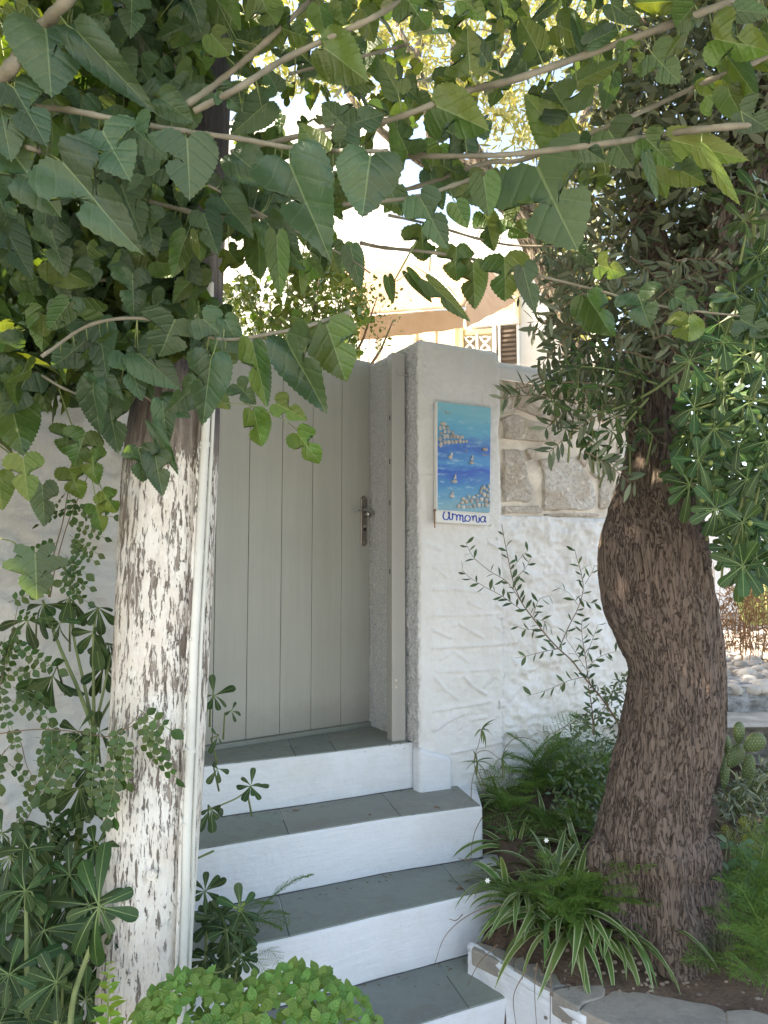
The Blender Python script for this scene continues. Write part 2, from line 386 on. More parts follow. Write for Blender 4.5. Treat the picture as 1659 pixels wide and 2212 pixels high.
for k, poly in enumerate(stone_polys):
    if max(gu(gw(*C2(x, y))) for x, y in poly) > 1.5: continue
    P = [gw(*C2(x, y), off=-.03) for x, y in poly]; c = sum(P, Vector()) / len(P)
    Q = [(gu(p), p.z) for p in P]; Q.append(Q[0]); L = np.r_[0, np.cumsum([math.dist(Q[i], Q[i + 1]) for i in range(len(Q) - 1)])]
    n = 30; s_ = np.linspace(0, L[-1], n, endpoint=False); qx = np.interp(s_, L, [q[0] for q in Q]); qz = np.interp(s_, L, [q[1] for q in Q])
    cx, cz = gu(c), c.z; V = []; hh = R.uniform(.003, .011)
    jit = 1 + fbm(np.cos(np.arange(n) / n * 6.28) * 3, np.sin(np.arange(n) / n * 6.28) * 3, k) * .10
    for f, o in ((1.0, -.02), (.97, hh * .7), (.9, hh), (.62, hh), (.3, hh * 1.1)):
        xx = cx + (qx - cx) * f * jit; zz = cz + (qz - cz) * f * jit
        oo = o + (fbm(xx * 22, zz * 22, k) * .010 if o > 0 else 0)
        for a_, b_, c_ in zip(xx, zz, np.broadcast_to(oo, xx.shape)):
            p = A + gd * a_ + gn * (-.03 + c_); V.append((p.x, p.y, b_))
    p = A + gd * cx + gn * (-.03 + hh * 1.1); V.append((p.x, p.y, cz))
    Fc = [(r * n + i, r * n + (i + 1) % n, (r + 1) * n + (i + 1) % n, (r + 1) * n + i) for r in range(4) for i in range(n)] + [(4 * n + i, 4 * n + (i + 1) % n, 5 * n) for i in range(n)]
    mk('stone', V, Fc, m_stone, parent=gwall, smooth=True)
# ---- left wall
lwo = DP + dn * .2
lw = thing('plastered_wall', 'rough old white plastered wall behind the leafy shrub and the pole', 'wall', tuple(lwo - dd * 2)[:2] + (.2,))
def ldisp(u, z):
    return fbm(u * 3, z * 3.5, 51) * .05 + fbm(u * 8, z * 11, 53) * .06 + ridge(u * 20, z * 28, 55) * .022 + fbm(u * 90, z * 90, 57, 2) * .0018
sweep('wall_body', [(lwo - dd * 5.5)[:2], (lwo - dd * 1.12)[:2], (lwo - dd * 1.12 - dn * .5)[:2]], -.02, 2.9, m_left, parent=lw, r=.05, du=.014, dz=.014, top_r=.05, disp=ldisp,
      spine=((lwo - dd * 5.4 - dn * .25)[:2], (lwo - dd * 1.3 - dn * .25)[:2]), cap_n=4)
# ---- stairs
stairs = thing('stone_stairs', 'white painted steps with grey green slate treads climbing to the gate', 'stairs', (-.1, 2.7, 0))
def prof(pts, z): return [atz(x, y, z) for x, y in pts]
steps = [ # z, front edge in photo units, slate joints (px at back, px at front)
 (.86, [(330,1670),(440,1657),(680,1630),(907,1602)], [None,(300,),(662,),(760,)], .0),
 (.66, [(300,1862),(432,1836),(650,1800),(829,1770),(930,1757),(1000,1747),(1042,1742)], [], .0),
 (.455,[(290,2102),(330,2092),(525,2047),(632,2025),(829,1977),(1000,1938),(1080,1920),(1100,1917)], [], .0),
 (.25, [(300,2410),(700,2283),(919,2212),(1109,2152),(1190,2125)], [], .0),
 (.05, [(500,2620),(900,2450),(1120,2365),(1215,2330)], [], .0)]
# plan points of every front edge
fr = [prof(p, z) for z, p, _, _ in steps]
back_dir = Vector((-.35, .94, 0))
stepdirt = m_step
for i, (z, p, _, _) in enumerate(steps):
    f0 = [Vector((q.x, q.y, 0)) for q in fr[i]]; xs_ = np.linspace(f0[0].x, f0[-1].x, int((f0[-1].x - f0[0].x) / .03) + 2)
    f = [Vector((x, np.interp(x, [q.x for q in f0], [q.y for q in f0]) + .004 * float(vn(x * 9, i * 3.3, 77) - .5) + .003 * float(vn(x * 37, i * 3.3, 78) - .5), 0)) for x in xs_]
    if i == 0:
        bk = [DP - dd * 1.5 - dn * .35, DP + dd * .1 - dn * .35, A + rv * .9 + Vector((.05, 0, 0)), A + Vector((.03, .06, 0))]
        poly = f + [A + Vector((.012, -.004, 0))] + [Vector(q) for q in bk[::-1]]
    else:
        up = [Vector((q.x, q.y, 0)) for q in fr[i - 1]]
        e = f[-1]; tb = up[-1] + Vector((.0, .12, 0))
        poly = f + [Vector((max(e.x + .02, tb.x + .05), tb.y + .06, 0)), tb] + [up[0] + Vector((0, .12, 0))]
    lo = .0 if i else .0
    b = MB().prism([(q.x, q.y) for q in poly], lo, z); 
    o = b.mk('step', m_step, stairs); bevel(o, .009, 3)
    # slate slabs 4 mm proud, set 6 mm behind the painted edge
    if i == 0: cuts = [-2, -1.02, -.36, -.20, .11]
    elif i == 1: cuts = [-2, -.98, -.345, .065, 9]
    elif i == 2: cuts = [-2, -.95, -.30, .30, 9]
    elif i == 3: cuts = [-2, -.35, .265, 9]
    else: cuts = [-2, .1, 9]
    inset = .007
    def yf(x, off=0):
        xs = [q.x for q in f]; ys = [q.y for q in f]; return np.interp(x, xs, ys) + inset + off
    x0a, x1a = f[0].x, f[-1].x - .006
    for c0, c1 in zip(cuts[:-1], cuts[1:]):
        a_ = max(c0, x0a) + .0012; b_ = min(c1, x1a) - .0012
        if b_ - a_ < .03: continue
        xs = np.linspace(a_, b_, 8); sk = .14 if i else .1
        front = [(x, yf(x)) for x in xs]
        if i == 0: back = [(x - sk, DP.y + (x - DP.x) * dd.y / dd.x + .03) for x in xs[::-1]]
        else:
            ux = [q.x for q in fr[i - 1]]; uy = [q.y for q in fr[i - 1]]
            back = [(x - sk * .6, np.interp(x - sk * .6, ux, uy) + .03 if x - sk*.6 < ux[-1] else np.interp(x, ux, uy) + .10) for x in xs[::-1]]
        if c0 < x0a: MB().prism([(x, yf(x, .001)) for x in np.linspace(x0a + .004, x1a - .004, 16)] + [(x1a - .05, yf(x1a) + .2), (x0a, yf(x0a) + .2)], z - .005, z + .0018).mk('joint_bed', m_joint, stairs)
        o = MB().prism(front + back, z - .01, z + .004).mk('slate_slab', m_slate, stairs); bevel(o, .002, 1)
# rounded white corner beside the landing
c0 = A + Vector((-.0, -.02, 0))
P = [A - gd * .012 + gn * .022, A + gd * .15 + gn * .028, A + gd * .15 - gn * .05, A - gd * .012 - gn * .05]
bevel(MB().prism([(p.x, p.y) for p in P], .5, [.850, .795, .795, .850]).mk('corner_block', m_step, stairs), .018, 4)
# dirt cracks at the foot of risers: thin dark gap strips of real mortar loss
for i in (1, 2, 3):
    f = fr[i - 1]; k = MB()
    pts = cr([(q.x, q.y) for q in f], 10)
    poly = [(x, y - .0035 - .003 * float(vn(x * 40, 0, 5))) for x, y in pts if x > -.9] + [(x, y + .01) for x, y in pts[::-1] if x > -.9]
    k.prism(poly, steps[i][0] + .001, steps[i][0] + .0065); k.mk('joint_line', m_joint, stairs)
# ---- planter wall with stone cap
pw = thing('planter_wall', 'low white planter wall with irregular stone cap at the foot of the tree', 'planter wall', (.6, 2.2, 0))
edge = [atz(1010, 2052, .33), atz(1060, 2072, .345), atz(1104, 2095, .355), atz(1190, 2143, .36), atz(1250, 2180, .365), atz(1335, 2214, .365), atz(1500, 2262, .365), atz(1700, 2300, .365), atz(2100, 2370, .365)]
ep = cr([(p.x, p.y) for p in edge], 5)
def edgeoff(d):
    o = []
    for i in range(len(ep)):
        t = ep[min(i + 1, len(ep) - 1)] - ep[max(i - 1, 0)]; t = t / np.linalg.norm(t); o.append(ep[i] + np.array([-t[1], t[0]]) * d)
    return o
for w_, nm, z0, z1, mt in ((.0, 'wall_body', -.02, .335, m_step),):
    a = edgeoff(.0); b = edgeoff(.16)
    o = sweep(nm, [tuple(p) for p in a], -.02, .335, m_step, parent=pw, r=.004, du=.012, dz=.012, top_r=.02,
              disp=lambda u, z: fbm(u * 9, z * 9, 61) * .014 + fbm(u * 50, z * 50, 62, 2) * .003)
    top = [tuple(p) for p in edgeoff(.018)] + [tuple(p) for p in b[::-1]]
    MB().prism(top, .2, .333).mk('wall_top', m_step, pw)
for poly, zt in (([(1018,2050),(1104,2088),(1118,2064),(1060,2042),(1030,2036)], .352), ([(1110,2091),(1186,2136),(1207,2129),(1290,2120),(1275,2097),(1200,2074),(1123,2066)], .360),
                 ([(1190,2141),(1246,2174),(1262,2164),(1304,2150),(1296,2124),(1213,2133)], .366), ([(1252,2181),(1266,2168),(1310,2148),(1330,2138),(1400,2145),(1480,2160),(1562,2180),(1582,2246),(1500,2272),(1335,2219)], .362), ([(1567,2182),(1620,2180),(1680,2198),(1760,2230),(1760,2310),(1588,2264)], .366)):
    q = cr([tuple(atz(x, y, zt))[:2] for x, y in poly + poly[:1]], 4)[:-1]
    bevel(MB().prism([tuple(v) for v in q], .30, zt).mk('cap_stone', m_slab, pw), .006, 3)
b = edgeoff(.35); MB().prism([tuple(p) for p in edgeoff(.03)] + [tuple(p) for p in b[::-1]], .2, .343).mk('cap_bedding', m_slab, pw)
# white rounded lip on the stair side
lip = [Vector((p[0], p[1], .338)) for p in edgeoff(.014)[:22]]
MB().tube(lip, [.014 + .004 * R.random() for _ in lip], 8).mk('painted_lip', m_step, pw, smooth=True)
# ---- planting soil
def soil_z(x, y): return .325 + max(0, y - 2.45) * .20 + .0
X, Y = np.meshgrid(np.linspace(.1, 4.5, 120), np.linspace(1.5, 4.4, 90))
exs = np.array([p[0] for p in ep]); eys = np.array([p[1] for p in ep])
Z = .338 + np.clip(Y - 2.3, 0, np.where(X > 1.5, 1.0, 1.5)) * .20 + fbm(X * 6, Y * 6, 71) * .02 + fbm(X * 30, Y * 30, 72) * .006
Z = np.where((X < .46) & (Y > 2.75) & (Y < 3.25), np.minimum(Z, .2), Z)
yl = np.interp(X, exs[np.argsort(exs)], eys[np.argsort(exs)])
Z = np.where(Y < yl + .13, np.minimum(Z, .32), Z); Z = np.where(Y < yl + .03, -.06, Z)
struct('planter_soil', np.c_[X.ravel(), Y.ravel(), Z.ravel()], grid_faces(120, 90), m_soil, smooth=True)
V, Fc = sheet(-4, -.55, 1.3, 3.6, .06, 60, .03, 5, 9)
struct('flowerbed_soil', V, Fc, m_soil, smooth=True)
# ---- wooden gate
gate = thing('garden_gate', 'closed grey beige gate of vertical boards with a steel lever handle', 'gate', tuple(DP)[:2] + (.87,))
def du_(px): p = onp(px, 1400, DP, dn); return (Vector((p.x, p.y, 0)) - DP).dot(dd)
cuts = [du_(x) for x in (799.5, 737, 673, 606, 534, 462)]; cuts.append(cuts[-1] - .1); cuts.append(cuts[-1] - .1)
for j in range(len(cuts) - 1):
    a_, b_ = cuts[j + 1] + .0012, cuts[j] - .0012
    o = MB().box(DP + dd * a_ + Vector((0, 0, .885)), dd * (b_ - a_), -dn * .032, (0, 0, 1.785 + .0 * j)).mk('board', m_gate, gate); bevel(o, .0028, 2)
MB().box(DP + dd * (cuts[-1]) - dn * .034 + Vector((0, 0, .89)), dd * (cuts[0] - cuts[-1] - .01), -dn * .03, (0, 0, 1.76)).mk('back_frame', m_gate, gate)
bevel(MB().box(DP + dd * cuts[-1] + dn * .02 + Vector((0, 0, .862)), dd * (cuts[0] - cuts[-1]), -dn * .055, (0, 0, .022)).mk('threshold', m_slate, gate), .003, 1)
# handle
def gp(px, py, off=0):
    p = onp(px, py, DP + dn * off, dn); return p
hc = gp(785, 1127); hu = (Vector((hc.x, hc.y, 0)) - DP).dot(dd)
def G(u, z, o=0): return Vector((DP.x, DP.y, 0)) + dd * u + dn * o + Vector((0, 0, z))
z_hi, z_lo = gp(785, 1071).z, gp(785, 1180).z; hw = .0195
def plate_ring(w, zl, zh, o):
    pts = []
    for k in range(13): a = math.pi * k / 12; pts.append(G(hu + w * math.cos(a), zh - w + w * math.sin(a), o))
    for k in range(13): a = math.pi + math.pi * k / 12; pts.append(G(hu + w * math.cos(a), zl + w + w * math.sin(a), o))
    return pts
rings = [plate_ring(hw, z_lo, z_hi, .0), plate_ring(hw, z_lo, z_hi, .005), plate_ring(hw - .003, z_lo + .003, z_hi - .003, .008)]
n = 26; V = [p for r_ in rings for p in r_]
Fc = [(r * n + i, r * n + (i + 1) % n, (r + 1) * n + (i + 1) % n, (r + 1) * n + i) for r in range(2) for i in range(n)] + [tuple(2 * n + i for i in range(n))]
pl = mk('handle_plate', V, Fc, m_plate, gate)
zl = gp(785, 1110).z
MB().tube([G(hu + .004, zl - .004, .008), G(hu + .004, zl - .004, .045)], .0105, 16).mk('spindle', m_metal, pl, smooth=True)
lv = cr([(hu + .038, zl - .004, .046), (hu + .022, zl + .0, .050), (hu, zl + .010, .052), (hu - .03, zl + .017, .052), (hu - .06, zl + .014, .050), (hu - .085, zl + .007, .048)], 5)
rr = [.004, .008, .010, .0115, .012, .0115] ; rs = np.interp(np.linspace(0, 1, len(lv)), np.linspace(0, 1, 9), [.003, .008, .0115, .010, .0075, .0062, .0062, .007, .004])
MB().tube([G(a, b, c) for a, b, c in lv], list(rs), 12).mk('lever_handle', m_metal, gate, smooth=True)
kz = gp(787, 1140).z
MB().tube([G(hu + .003, kz + .006, .0075), G(hu + .003, kz + .006, .012)], .0085, 16).mk('key_cylinder', m_metal, pl)
MB().box(G(hu - .002, kz - .016, .0075), dd * .010, dn * .0045, (0, 0, .018)).mk('keyhole', m_dark, pl)
for zz in (z_hi - .018, z_lo + .018): MB().tube([G(hu, zz, .0075), G(hu, zz, .0095)], .004, 10).mk('screw', m_metal, pl)
# ---- gate post
post = thing('gate_post', 'tall grey metal gate post standing beside the pillar', 'post', (.07, 3.5, .86))
pc = at(862, 1590, 3.47); pc.z = 0
pd = Vector((.93, .37, 0)).normalized(); pn = Vector((pd.y, -pd.x, 0))
o = MB().box(pc - pd * .033 + Vector((0, 0, .862)), pd * .066, -pn * .062, (0, 0, at(860, 762, 3.47).z - .862)).mk('post_tube', m_gate2, post); bevel(o, .005, 3)
zz = at(870, 806, 3.45).z
MB().tube([pc - pd * .012 + pn * .004 + Vector((0, 0, zz + .018)), pc - pd * .012 + pn * .006 + Vector((0, 0, zz)), pc + pd * .035 + pn * .006 + Vector((0, 0, zz - .003)), pc + pd * .05 + pn * .002 + Vector((0, 0, zz + .002))], .0035, 8).mk('latch_hook', m_gate2, post, smooth=True)
for py in (1470, 1485): 
    q = at(853, py, 3.45); MB().tube([pc - pd * .015 + pn * .0 + Vector((0, 0, q.z)), pc - pd * .015 + pn * .005 + Vector((0, 0, q.z))], .006, 10).mk('bolt', m_metal, post)
for py in (905, 1000, 1090, 1240):
    q = at(842, py, 3.45).z; o_ = pc - pd * .0345 - pn * .02
    MB().box(Vector((o_.x, o_.y, q)), pd * .002, -pn * .008, (0, 0, .022)).mk('slot', m_dark, post)
# ---- plaque
plq = thing('ceramic_plaque', 'blue painted seascape plaque with glued pebble boats and a name board reading armonia', 'plaque', tuple(gw(1000, 1120, .02)))
TL, TR, BR, BL = gw(945, 868, .03), gw(1060, 881, .03), gw(1057.5, 1107, .03), gw(945, 1102, .03)
def pq(x, y, off=0):          # crop units of the plaque -> its surface
    u = (x - 225) / 385.; v = (y - (520 + 60 * u)) / (780. - 40 * u * 0)
    return (TL * (1 - u) + TR * u) * (1 - v) + (BL * (1 - u) + BR * u) * v + gn * off
def seascape():
    k = M_('painted_sea'); co = k.co(); sp = k.N('ShaderNodeSeparateXYZ'); k.l.new(co, sp.inputs[0])
    z = sp.outputs['Z']; w = k.noise(1, 5, .65, co=k.co((14, 14, 60))); w2 = k.noise(1, 4, .6, co=k.co((7, 7, 22)))
    zz = k.math('ADD', k.math('ADD', k.math('MULTIPLY', z, 1 / .50), .02), k.math('MULTIPLY', k.math('SUBTRACT', w2, .5), .30))
    c = k.ramp(zz, [(.0, (.22, .40, .48)), (.14, (.20, .42, .55)), (.30, (.07, .30, .58)), (.45, (.035, .12, .55)), (.52, (.08, .33, .66)), (.66, (.05, .16, .56)), (.74, (.10, .30, .60)), (.86, (.13, .46, .68)), (1, (.22, .55, .68))])
    c = k.mix(k.ramp(w, [(.55, 0), (.72, .7)]), c, (.42, .66, .78))
    c = k.mix(k.ramp(k.noise(1, 3, .6, co=k.co((22, 22, 28))), [(.66, 0), (.74, .8)]), c, (.34, .25, .16))
    return k.fin(c, .5, k.bump(k.noise(1, 4, co=k.co((60, 60, 160))), .0012), spec=.5)
m_sea = seascape()
V = [TL, TR, BR, BL]; V2 = [p - gn * .02 for p in V]
mk('painted_panel', V + V2, [(3, 2, 1, 0), (4, 5, 6, 7), (0, 1, 5, 4), (1, 2, 6, 5), (2, 3, 7, 6), (3, 0, 4, 7)], m_sea, plq)
tl, tr, br, bl = gw(941.5, 1100.5, .032), gw(1058, 1108, .032), gw(1056.5, 1135, .032), gw(941.5, 1128, .032)
V = [tl, tr, br, bl]; V2 = [p - gn * .024 for p in V]
nb = mk('name_board', V + V2, [(3, 2, 1, 0), (4, 5, 6, 7), (0, 1, 5, 4), (1, 2, 6, 5), (2, 3, 7, 6), (3, 0, 4, 7)], m_white, plq); bevel(nb, .0015, 1)
MB().tube([tl + gn * .003 + Vector((0, 0, -.004)), tr + gn * .003 + Vector((0, 0, -.004))], .0028, 8).mk('board_rim', m_white, nb)
MB().box(TL - gn * .02 - gd * .006, gd * .005, gn * .022, BL - TL).mk('side_frame', m_white, plq)
def nbp(x, y): # crop units of the board zoom (1659x676): board corners (165,170)(1500,240)(1440,545)(165,470)
    u = (x - 165) / 1305.; v = (y - (185 + 60 * u)) / 290.
    return (tl * (1 - u) + tr * u) * (1 - v) + (bl * (1 - u) + br * u) * v
m_blue = simple('blue_lettering', (.02, .07, .42), .5, 60, .0001, .2)
letters = [[(478,300),(455,235),(415,212),(370,235),(340,300),(338,350),(360,400),(400,418),(445,400),(475,340),(485,240)], [(485,240),(478,340),(500,405),(535,412),(560,380),(556,260)],
 [(556,320),(590,285),(625,292)], [(632,285),(660,340),(662,430)], [(660,350),(700,300),(735,310),(742,430)], [(742,350),(775,305),(805,330),(812,440),(840,455),(870,432)],
 [(870,432),(862,370),(885,325),(925,312),(975,335),(990,385),(965,435),(915,445),(870,425)], [(1010,325),(1045,330),(1065,430)], [(1062,370),(1095,310),(1130,330),(1145,430),(1180,465),(1215,460)],
 [(1208,345),(1213,400),(1212,460)], [(1210,300),(1212,308)], [(1358,350),(1310,325),(1262,355),(1245,410),(1275,455),(1320,455),(1352,415),(1362,330)], [(1362,330),(1358,420),(1392,466)]]
for ln in letters:
    pts = cr(ln, 5) if len(ln) > 2 else ln; w = .0032; V = []
    for i, p in enumerate(pts):
        t = np.array(pts[min(i + 1, len(pts) - 1)]) - np.array(pts[max(i - 1, 0)]); t = t / (np.linalg.norm(t) + 1e-9)
        wd = 11 + 6 * abs(t[1]); 
        for sg in (-1, 1): V.append(nbp(p[0] - t[1] * wd * sg, p[1] + t[0] * wd * sg) + gn * .0006)
    Fc = [(2 * i, 2 * i + 1, 2 * i + 3, 2 * i + 2) for i in range(len(pts) - 1)]
    mk('letter_stroke', V, Fc, m_blue, nb)
q = nbp(150, 200); MB().tube([q + gn * -.01, q + gn * .004], .004, 8).mk('nail', m_rust, plq)
MB().tube([q + gn * -.008, nbp(150, 400) + gn * -.008, nbp(158, 600) + gn * -.006], .0028, 6).mk('hanging_wire', m_rust, plq)
q = nbp(1480, 548); MB().tube([q - gn * .012, q + gn * .003 + gd * .012 + Vector((0, 0, .004))], .005, 8).mk('peg', m_white, plq)
def sph(rx, ry, rz, n=10, m=7, sq=1.0):
    V = []; Fc = []
    for i in range(m + 1):
        a = math.pi * i / m
        for j in range(n):
            b = 2 * math.pi * j / n; V.append((rx * math.sin(a) * math.cos(b), ry * math.sin(a) * math.sin(b), rz * math.cos(a)))
    for i in range(m):
        for j in range(n): Fc.append((i * n + j, i * n + (j + 1) % n, (i + 1) * n + (j + 1) % n, (i + 1) * n + j))
    return V, Fc
def pebm():
    k = M_('beach_pebble'); oi = k.N('ShaderNodeObjectInfo')
    c = k.ramp(oi.outputs['Random'], [(0, (.55, .54, .52)), (.35, (.72, .70, .66)), (.6, (.45, .42, .40)), (.8, (.60, .50, .44)), (1, (.78, .76, .74))])
    c = k.mix(k.ramp(k.noise(40, 4, .7), [(.4, 0), (.7, .4)]), c, (.3, .27, .26))
    return k.fin(c, .6, k.bump(k.noise(120, 3), .001))
m_peb = pebm()
mpeb = mesh('pebble', *sph(1, 1, 1, 9, 6), m_peb)
bas = Matrix((( gd.x, gn.x, 0), (gd.y, gn.y, 0), (0, 0, 1))).to_4x4()
def peb(x, y, rx, rz, ang=0, name='pebble', dep=.006):
    s = .00068
    return piece(name, mpeb, plq, Matrix.Translation(pq(x, y, dep * .5)) @ bas @ Matrix.Rotation(rad(ang), 4, 'Y') @ Matrix.Diagonal((rx * s, dep, rz * s, 1)))
for r_ in [(265,682,26,15),(242,712,11,17),(268,712,12,14),(292,710,13,12),(250,752,15,9),(275,740,10,13),(302,740,12,13),(328,750,12,12),(242,790,12,18),(272,776,13,19),(295,775,13,17),(318,780,10,14),
           (341,778,13,17),(366,782,12,15),(388,790,10,13),(400,788,12,14),(275,818,14,17),(302,818,14,16),(328,820,12,15),(355,820,14,14),(384,818,13,16),(408,822,10,11),(430,821,11,11),(246,832,13,20),
           (545,1180,9,18),(562,1170,11,16),(580,1190,12,14),(598,1165,9,15),(540,1205,10,15),(565,1225,16,17),(590,1232,12,14),(598,1205,9,10),(410,1240,16,12),(450,1228,8,14),(485,1235,16,11),(515,1225,12,10),
           (545,1256,17,15),(400,1266,15,12),(433,1262,16,17),(470,1262,15,15),(512,1262,14,16),(580,1268,16,18),(600,1245,9,12),(375,1290,13,16),(410,1298,18,12),(440,1300,9,9),(490,1300,14,14),(525,1298,14,16),
           (552,1300,8,14),(585,1304,18,16),(460,1304,12,10),(605,1285,7,12)]:
    peb(*r_, ang=R.uniform(-20, 20))
for hx, hz, sx, sz, w, hgt in ((315,930,320,905,17,22),(468,982,470,945,20,34),(344,1108,346,1072,24,34),(328,1212,326,1188,18,24)):
    peb(hx, hz, w, 12, 0, 'boat_hull', .008)
    V = [pq(sx - 10, sz + hgt * .55, .002), pq(sx + 11, sz + hgt * .55, .002), pq(sx + 6, sz - hgt * .6, .002)]; V += [p + gn * .004 for p in V]
    mk('boat_sail', V, [(2, 1, 0), (3, 4, 5), (0, 1, 4, 3), (1, 2, 5, 4), (2, 0, 3, 5)], m_peb, plq)
peb(566, 890, 24, 12, 5, 'pebble', .008)
# ================================================================ FOLIAGE TOOLS
def leafmat(name, top, under, trans=.3, rough=.42, var=.22, hue=.03, vein=None, side=0, margin=None, spec=.5, tcol=None, bump=.0006):
    k = M_(name); oi = k.N('ShaderNodeObjectInfo'); ge = k.N('ShaderNodeNewGeometry')
    rnd = k.math('FRACT', k.math('ADD', oi.outputs['Random'], ge.outputs['Random Per Island']))
    c = k.mix(ge.outputs['Backfacing'], top, under)
    nz = k.noise(11, 4, .65, co=k.co(kind='Object'))
    hs = k.N('ShaderNodeHueSaturation'); k.l.new(c, hs.inputs['Color'])
    k.l.new(k.math('MULTIPLY_ADD', rnd, 2 * var, 1 - var), hs.inputs['Value'])
    r2 = k.math('FRACT', k.math('MULTIPLY', rnd, 7.31)); k.l.new(k.math('MULTIPLY_ADD', r2, -2 * hue, .5 + hue * .6), hs.inputs['Hue'])
    c = k.mix(k.ramp(nz, [(.4, 0), (.75, .35)]), hs.outputs[0], tuple(x * .7 for x in top))
    uvn = k.N('ShaderNodeTexCoord').outputs['UV']; sp = k.N('ShaderNodeSeparateXYZ'); k.l.new(uvn, sp.inputs[0])
    ax = k.math('ABSOLUTE', sp.outputs[0]); h = None
    if vein:
        mid = k.math('LESS_THAN', ax, k.math('MULTIPLY_ADD', sp.outputs[1], -.010, .016))
        v = mid
        if side:
            t = k.math('MULTIPLY', k.math('SUBTRACT', sp.outputs[1], k.math('MULTIPLY', k.math('POWER', ax, 1.15), 1.0)), side)
            fr_ = k.math('ABSOLUTE', k.math('SUBTRACT', k.math('FRACT', t), .5))
            sv = k.ramp(fr_, [(.012, 1), (.05, 0)]); v = k.math('MAXIMUM', mid, k.math('MULTIPLY', sv, .28)); h = k.math('ADD', k.ramp(fr_, [(0, 0), (.2, 1)]), k.math('MULTIPLY', mid, -.4))
        c = k.mix(k.math('MULTIPLY', v, .6), c, vein)
    if margin: c = k.mix(k.math('GREATER_THAN', ax, .66), c, margin)
    nb = k.bump(nz, bump * 4)
    if h is not None: nb = k.bump(h, .0012, prev=nb)
    k.l.new(c, k.b.inputs['Base Color']); k.b.inputs['Roughness'].default_value = rough; k.b.inputs['Specular IOR Level'].default_value = spec
    k.l.new(nb, k.b.inputs['Normal'])
    tr = k.N('ShaderNodeBsdfTranslucent'); tc_ = tcol or (1.9, 1.7, .5)
    k.l.new(k.mix(1, c, tc_, 'MULTIPLY'), tr.inputs[0])
    mx = k.N('ShaderNodeMixShader'); mx.inputs[0].default_value = trans
    k.l.new(k.b.outputs[0], mx.inputs[1]); k.l.new(tr.outputs[0], mx.inputs[2]); k.l.new(mx.outputs[0], k.out.inputs[0])
    return k.m
m_mul = leafmat('mulberry_leaf', (.056, .112, .054), (.085, .150, .036), .33, .33, .34, vein=(.22, .30, .16), side=3.8)
m_muly = leafmat('young_backlit_mulberry_leaf', (.09, .16, .04), (.12, .20, .04), .32, .42, vein=(.3, .38, .16), side=3.8)  # yellower leaf copy; also has the upper left backlight put into its colour
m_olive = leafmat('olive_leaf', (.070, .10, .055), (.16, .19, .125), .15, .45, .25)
m_olive_bg = leafmat('sun_tinted_olive_leaf', (.22, .25, .09), (.34, .36, .20), .25, .45, .25)  # paler copy of the olive leaf, sunlight put into its colour
m_pit = leafmat('pittosporum_leaf', (.030, .070, .020), (.08, .12, .04), .10, .42, .35, vein=(.24, .32, .12), spec=.32)
m_pitf = leafmat('young_pittosporum_leaf', (.26, .36, .06), (.3, .38, .1), .25, .35)
m_basil = leafmat('basil_leaf', (.15, .30, .07), (.19, .33, .09), .3, .45, .16, vein=(.22, .38, .12), side=5)
m_lime = leafmat('lime_green_leaf', (.24, .40, .06), (.28, .42, .08), .35, .45, .15)
m_small = leafmat('small_round_leaf', (.045, .10, .025), (.08, .15, .035), .28, .45, .25)
m_spider = leafmat('striped_blade', (.10, .19, .05), (.13, .22, .07), .25, .38, .2, margin=(.42, .48, .27))
m_spiderg = leafmat('green_blade', (.09, .17, .045), (.12, .2, .06), .25, .4, .2)
m_fern = leafmat('asparagus_needles', (.085, .20, .035), (.10, .21, .04), .3, .5, .2)
m_ferny = leafmat('yellow_needles', (.30, .34, .05), (.3, .34, .05), .3, .5, .2)
m_shrub = leafmat('courtyard_shrub_leaf', (.085, .16, .035), (.12, .18, .05), .25, .4, .35)
m_sage = leafmat('sage_leaf', (.10, .19, .09), (.2, .28, .18), .2, .6, .2)
m_cactus = simple('cactus_skin', (.085, .13, .045), .5, 30, .002, .25)
m_spine = simple('cactus_areole', (.34, .34, .18), .8)
m_agave = leafmat('agave_leaf', (.30, .38, .16), (.3, .38, .16), .1, .45, .1, margin=(.55, .55, .25))
m_drytw = simple('dry_twig', (.30, .17, .09), .9)
m_twig = simple('brown_twig', (.17, .115, .075), .8, 80, .001, .25)
m_gtwig = simple('green_stem', (.20, .25, .10), .6, 80, .0005, .2)
m_mbr = simple('mulberry_bark', (.215, .195, .145), .7, 70, .002, .3)
m_flower = simple('white_petal', (.85, .85, .82), .6)
m_berry = simple('green_berry', (.16, .2, .05), .4)
def barkmat(name, cols, sc=26, depth=.012, moss=None):
    k = M_(name); co = k.co((1, 1, .15)); n = k.noise(sc * 1.6, 8, .8, co=k.co((1, 1, .1)), dist=.3); v = k.vor(sc * 1.3, co=co, feat='DISTANCE_TO_EDGE')
    w1 = k.noise(sc * 2.2, 6, .7, co=k.co((1, 1, .13)), dist=.8); crack = k.ramp(k.math('ABSOLUTE', k.math('SUBTRACT', w1, .5)), [(0, 0), (.028, 1)]); big = k.noise(3.2, 3, .6, co=k.co((1, 1, .6)))
    c = k.ramp(n, [(.1, cols[0]), (.5, cols[1]), (.9, cols[2])]); c = k.mix(k.ramp(big, [(.42, 0), (.66, .75)]), c, cols[3])
    if moss: c = k.mix(k.ramp(k.noise(2.2, 3, .6), [(.55, 0), (.7, .6)]), c, moss)
    c = k.mix(k.ramp(crack, [(0, .8), (.9, 0)]), c, tuple(x * .35 for x in cols[0]))
    h = k.math('ADD', k.math('MULTIPLY', crack, .6), n)
    return k.fin(c, .95, k.bump(h, depth, prev=k.bump(k.noise(140, 4, co=k.co((1, 1, .4))), .0015)), spec=.15)
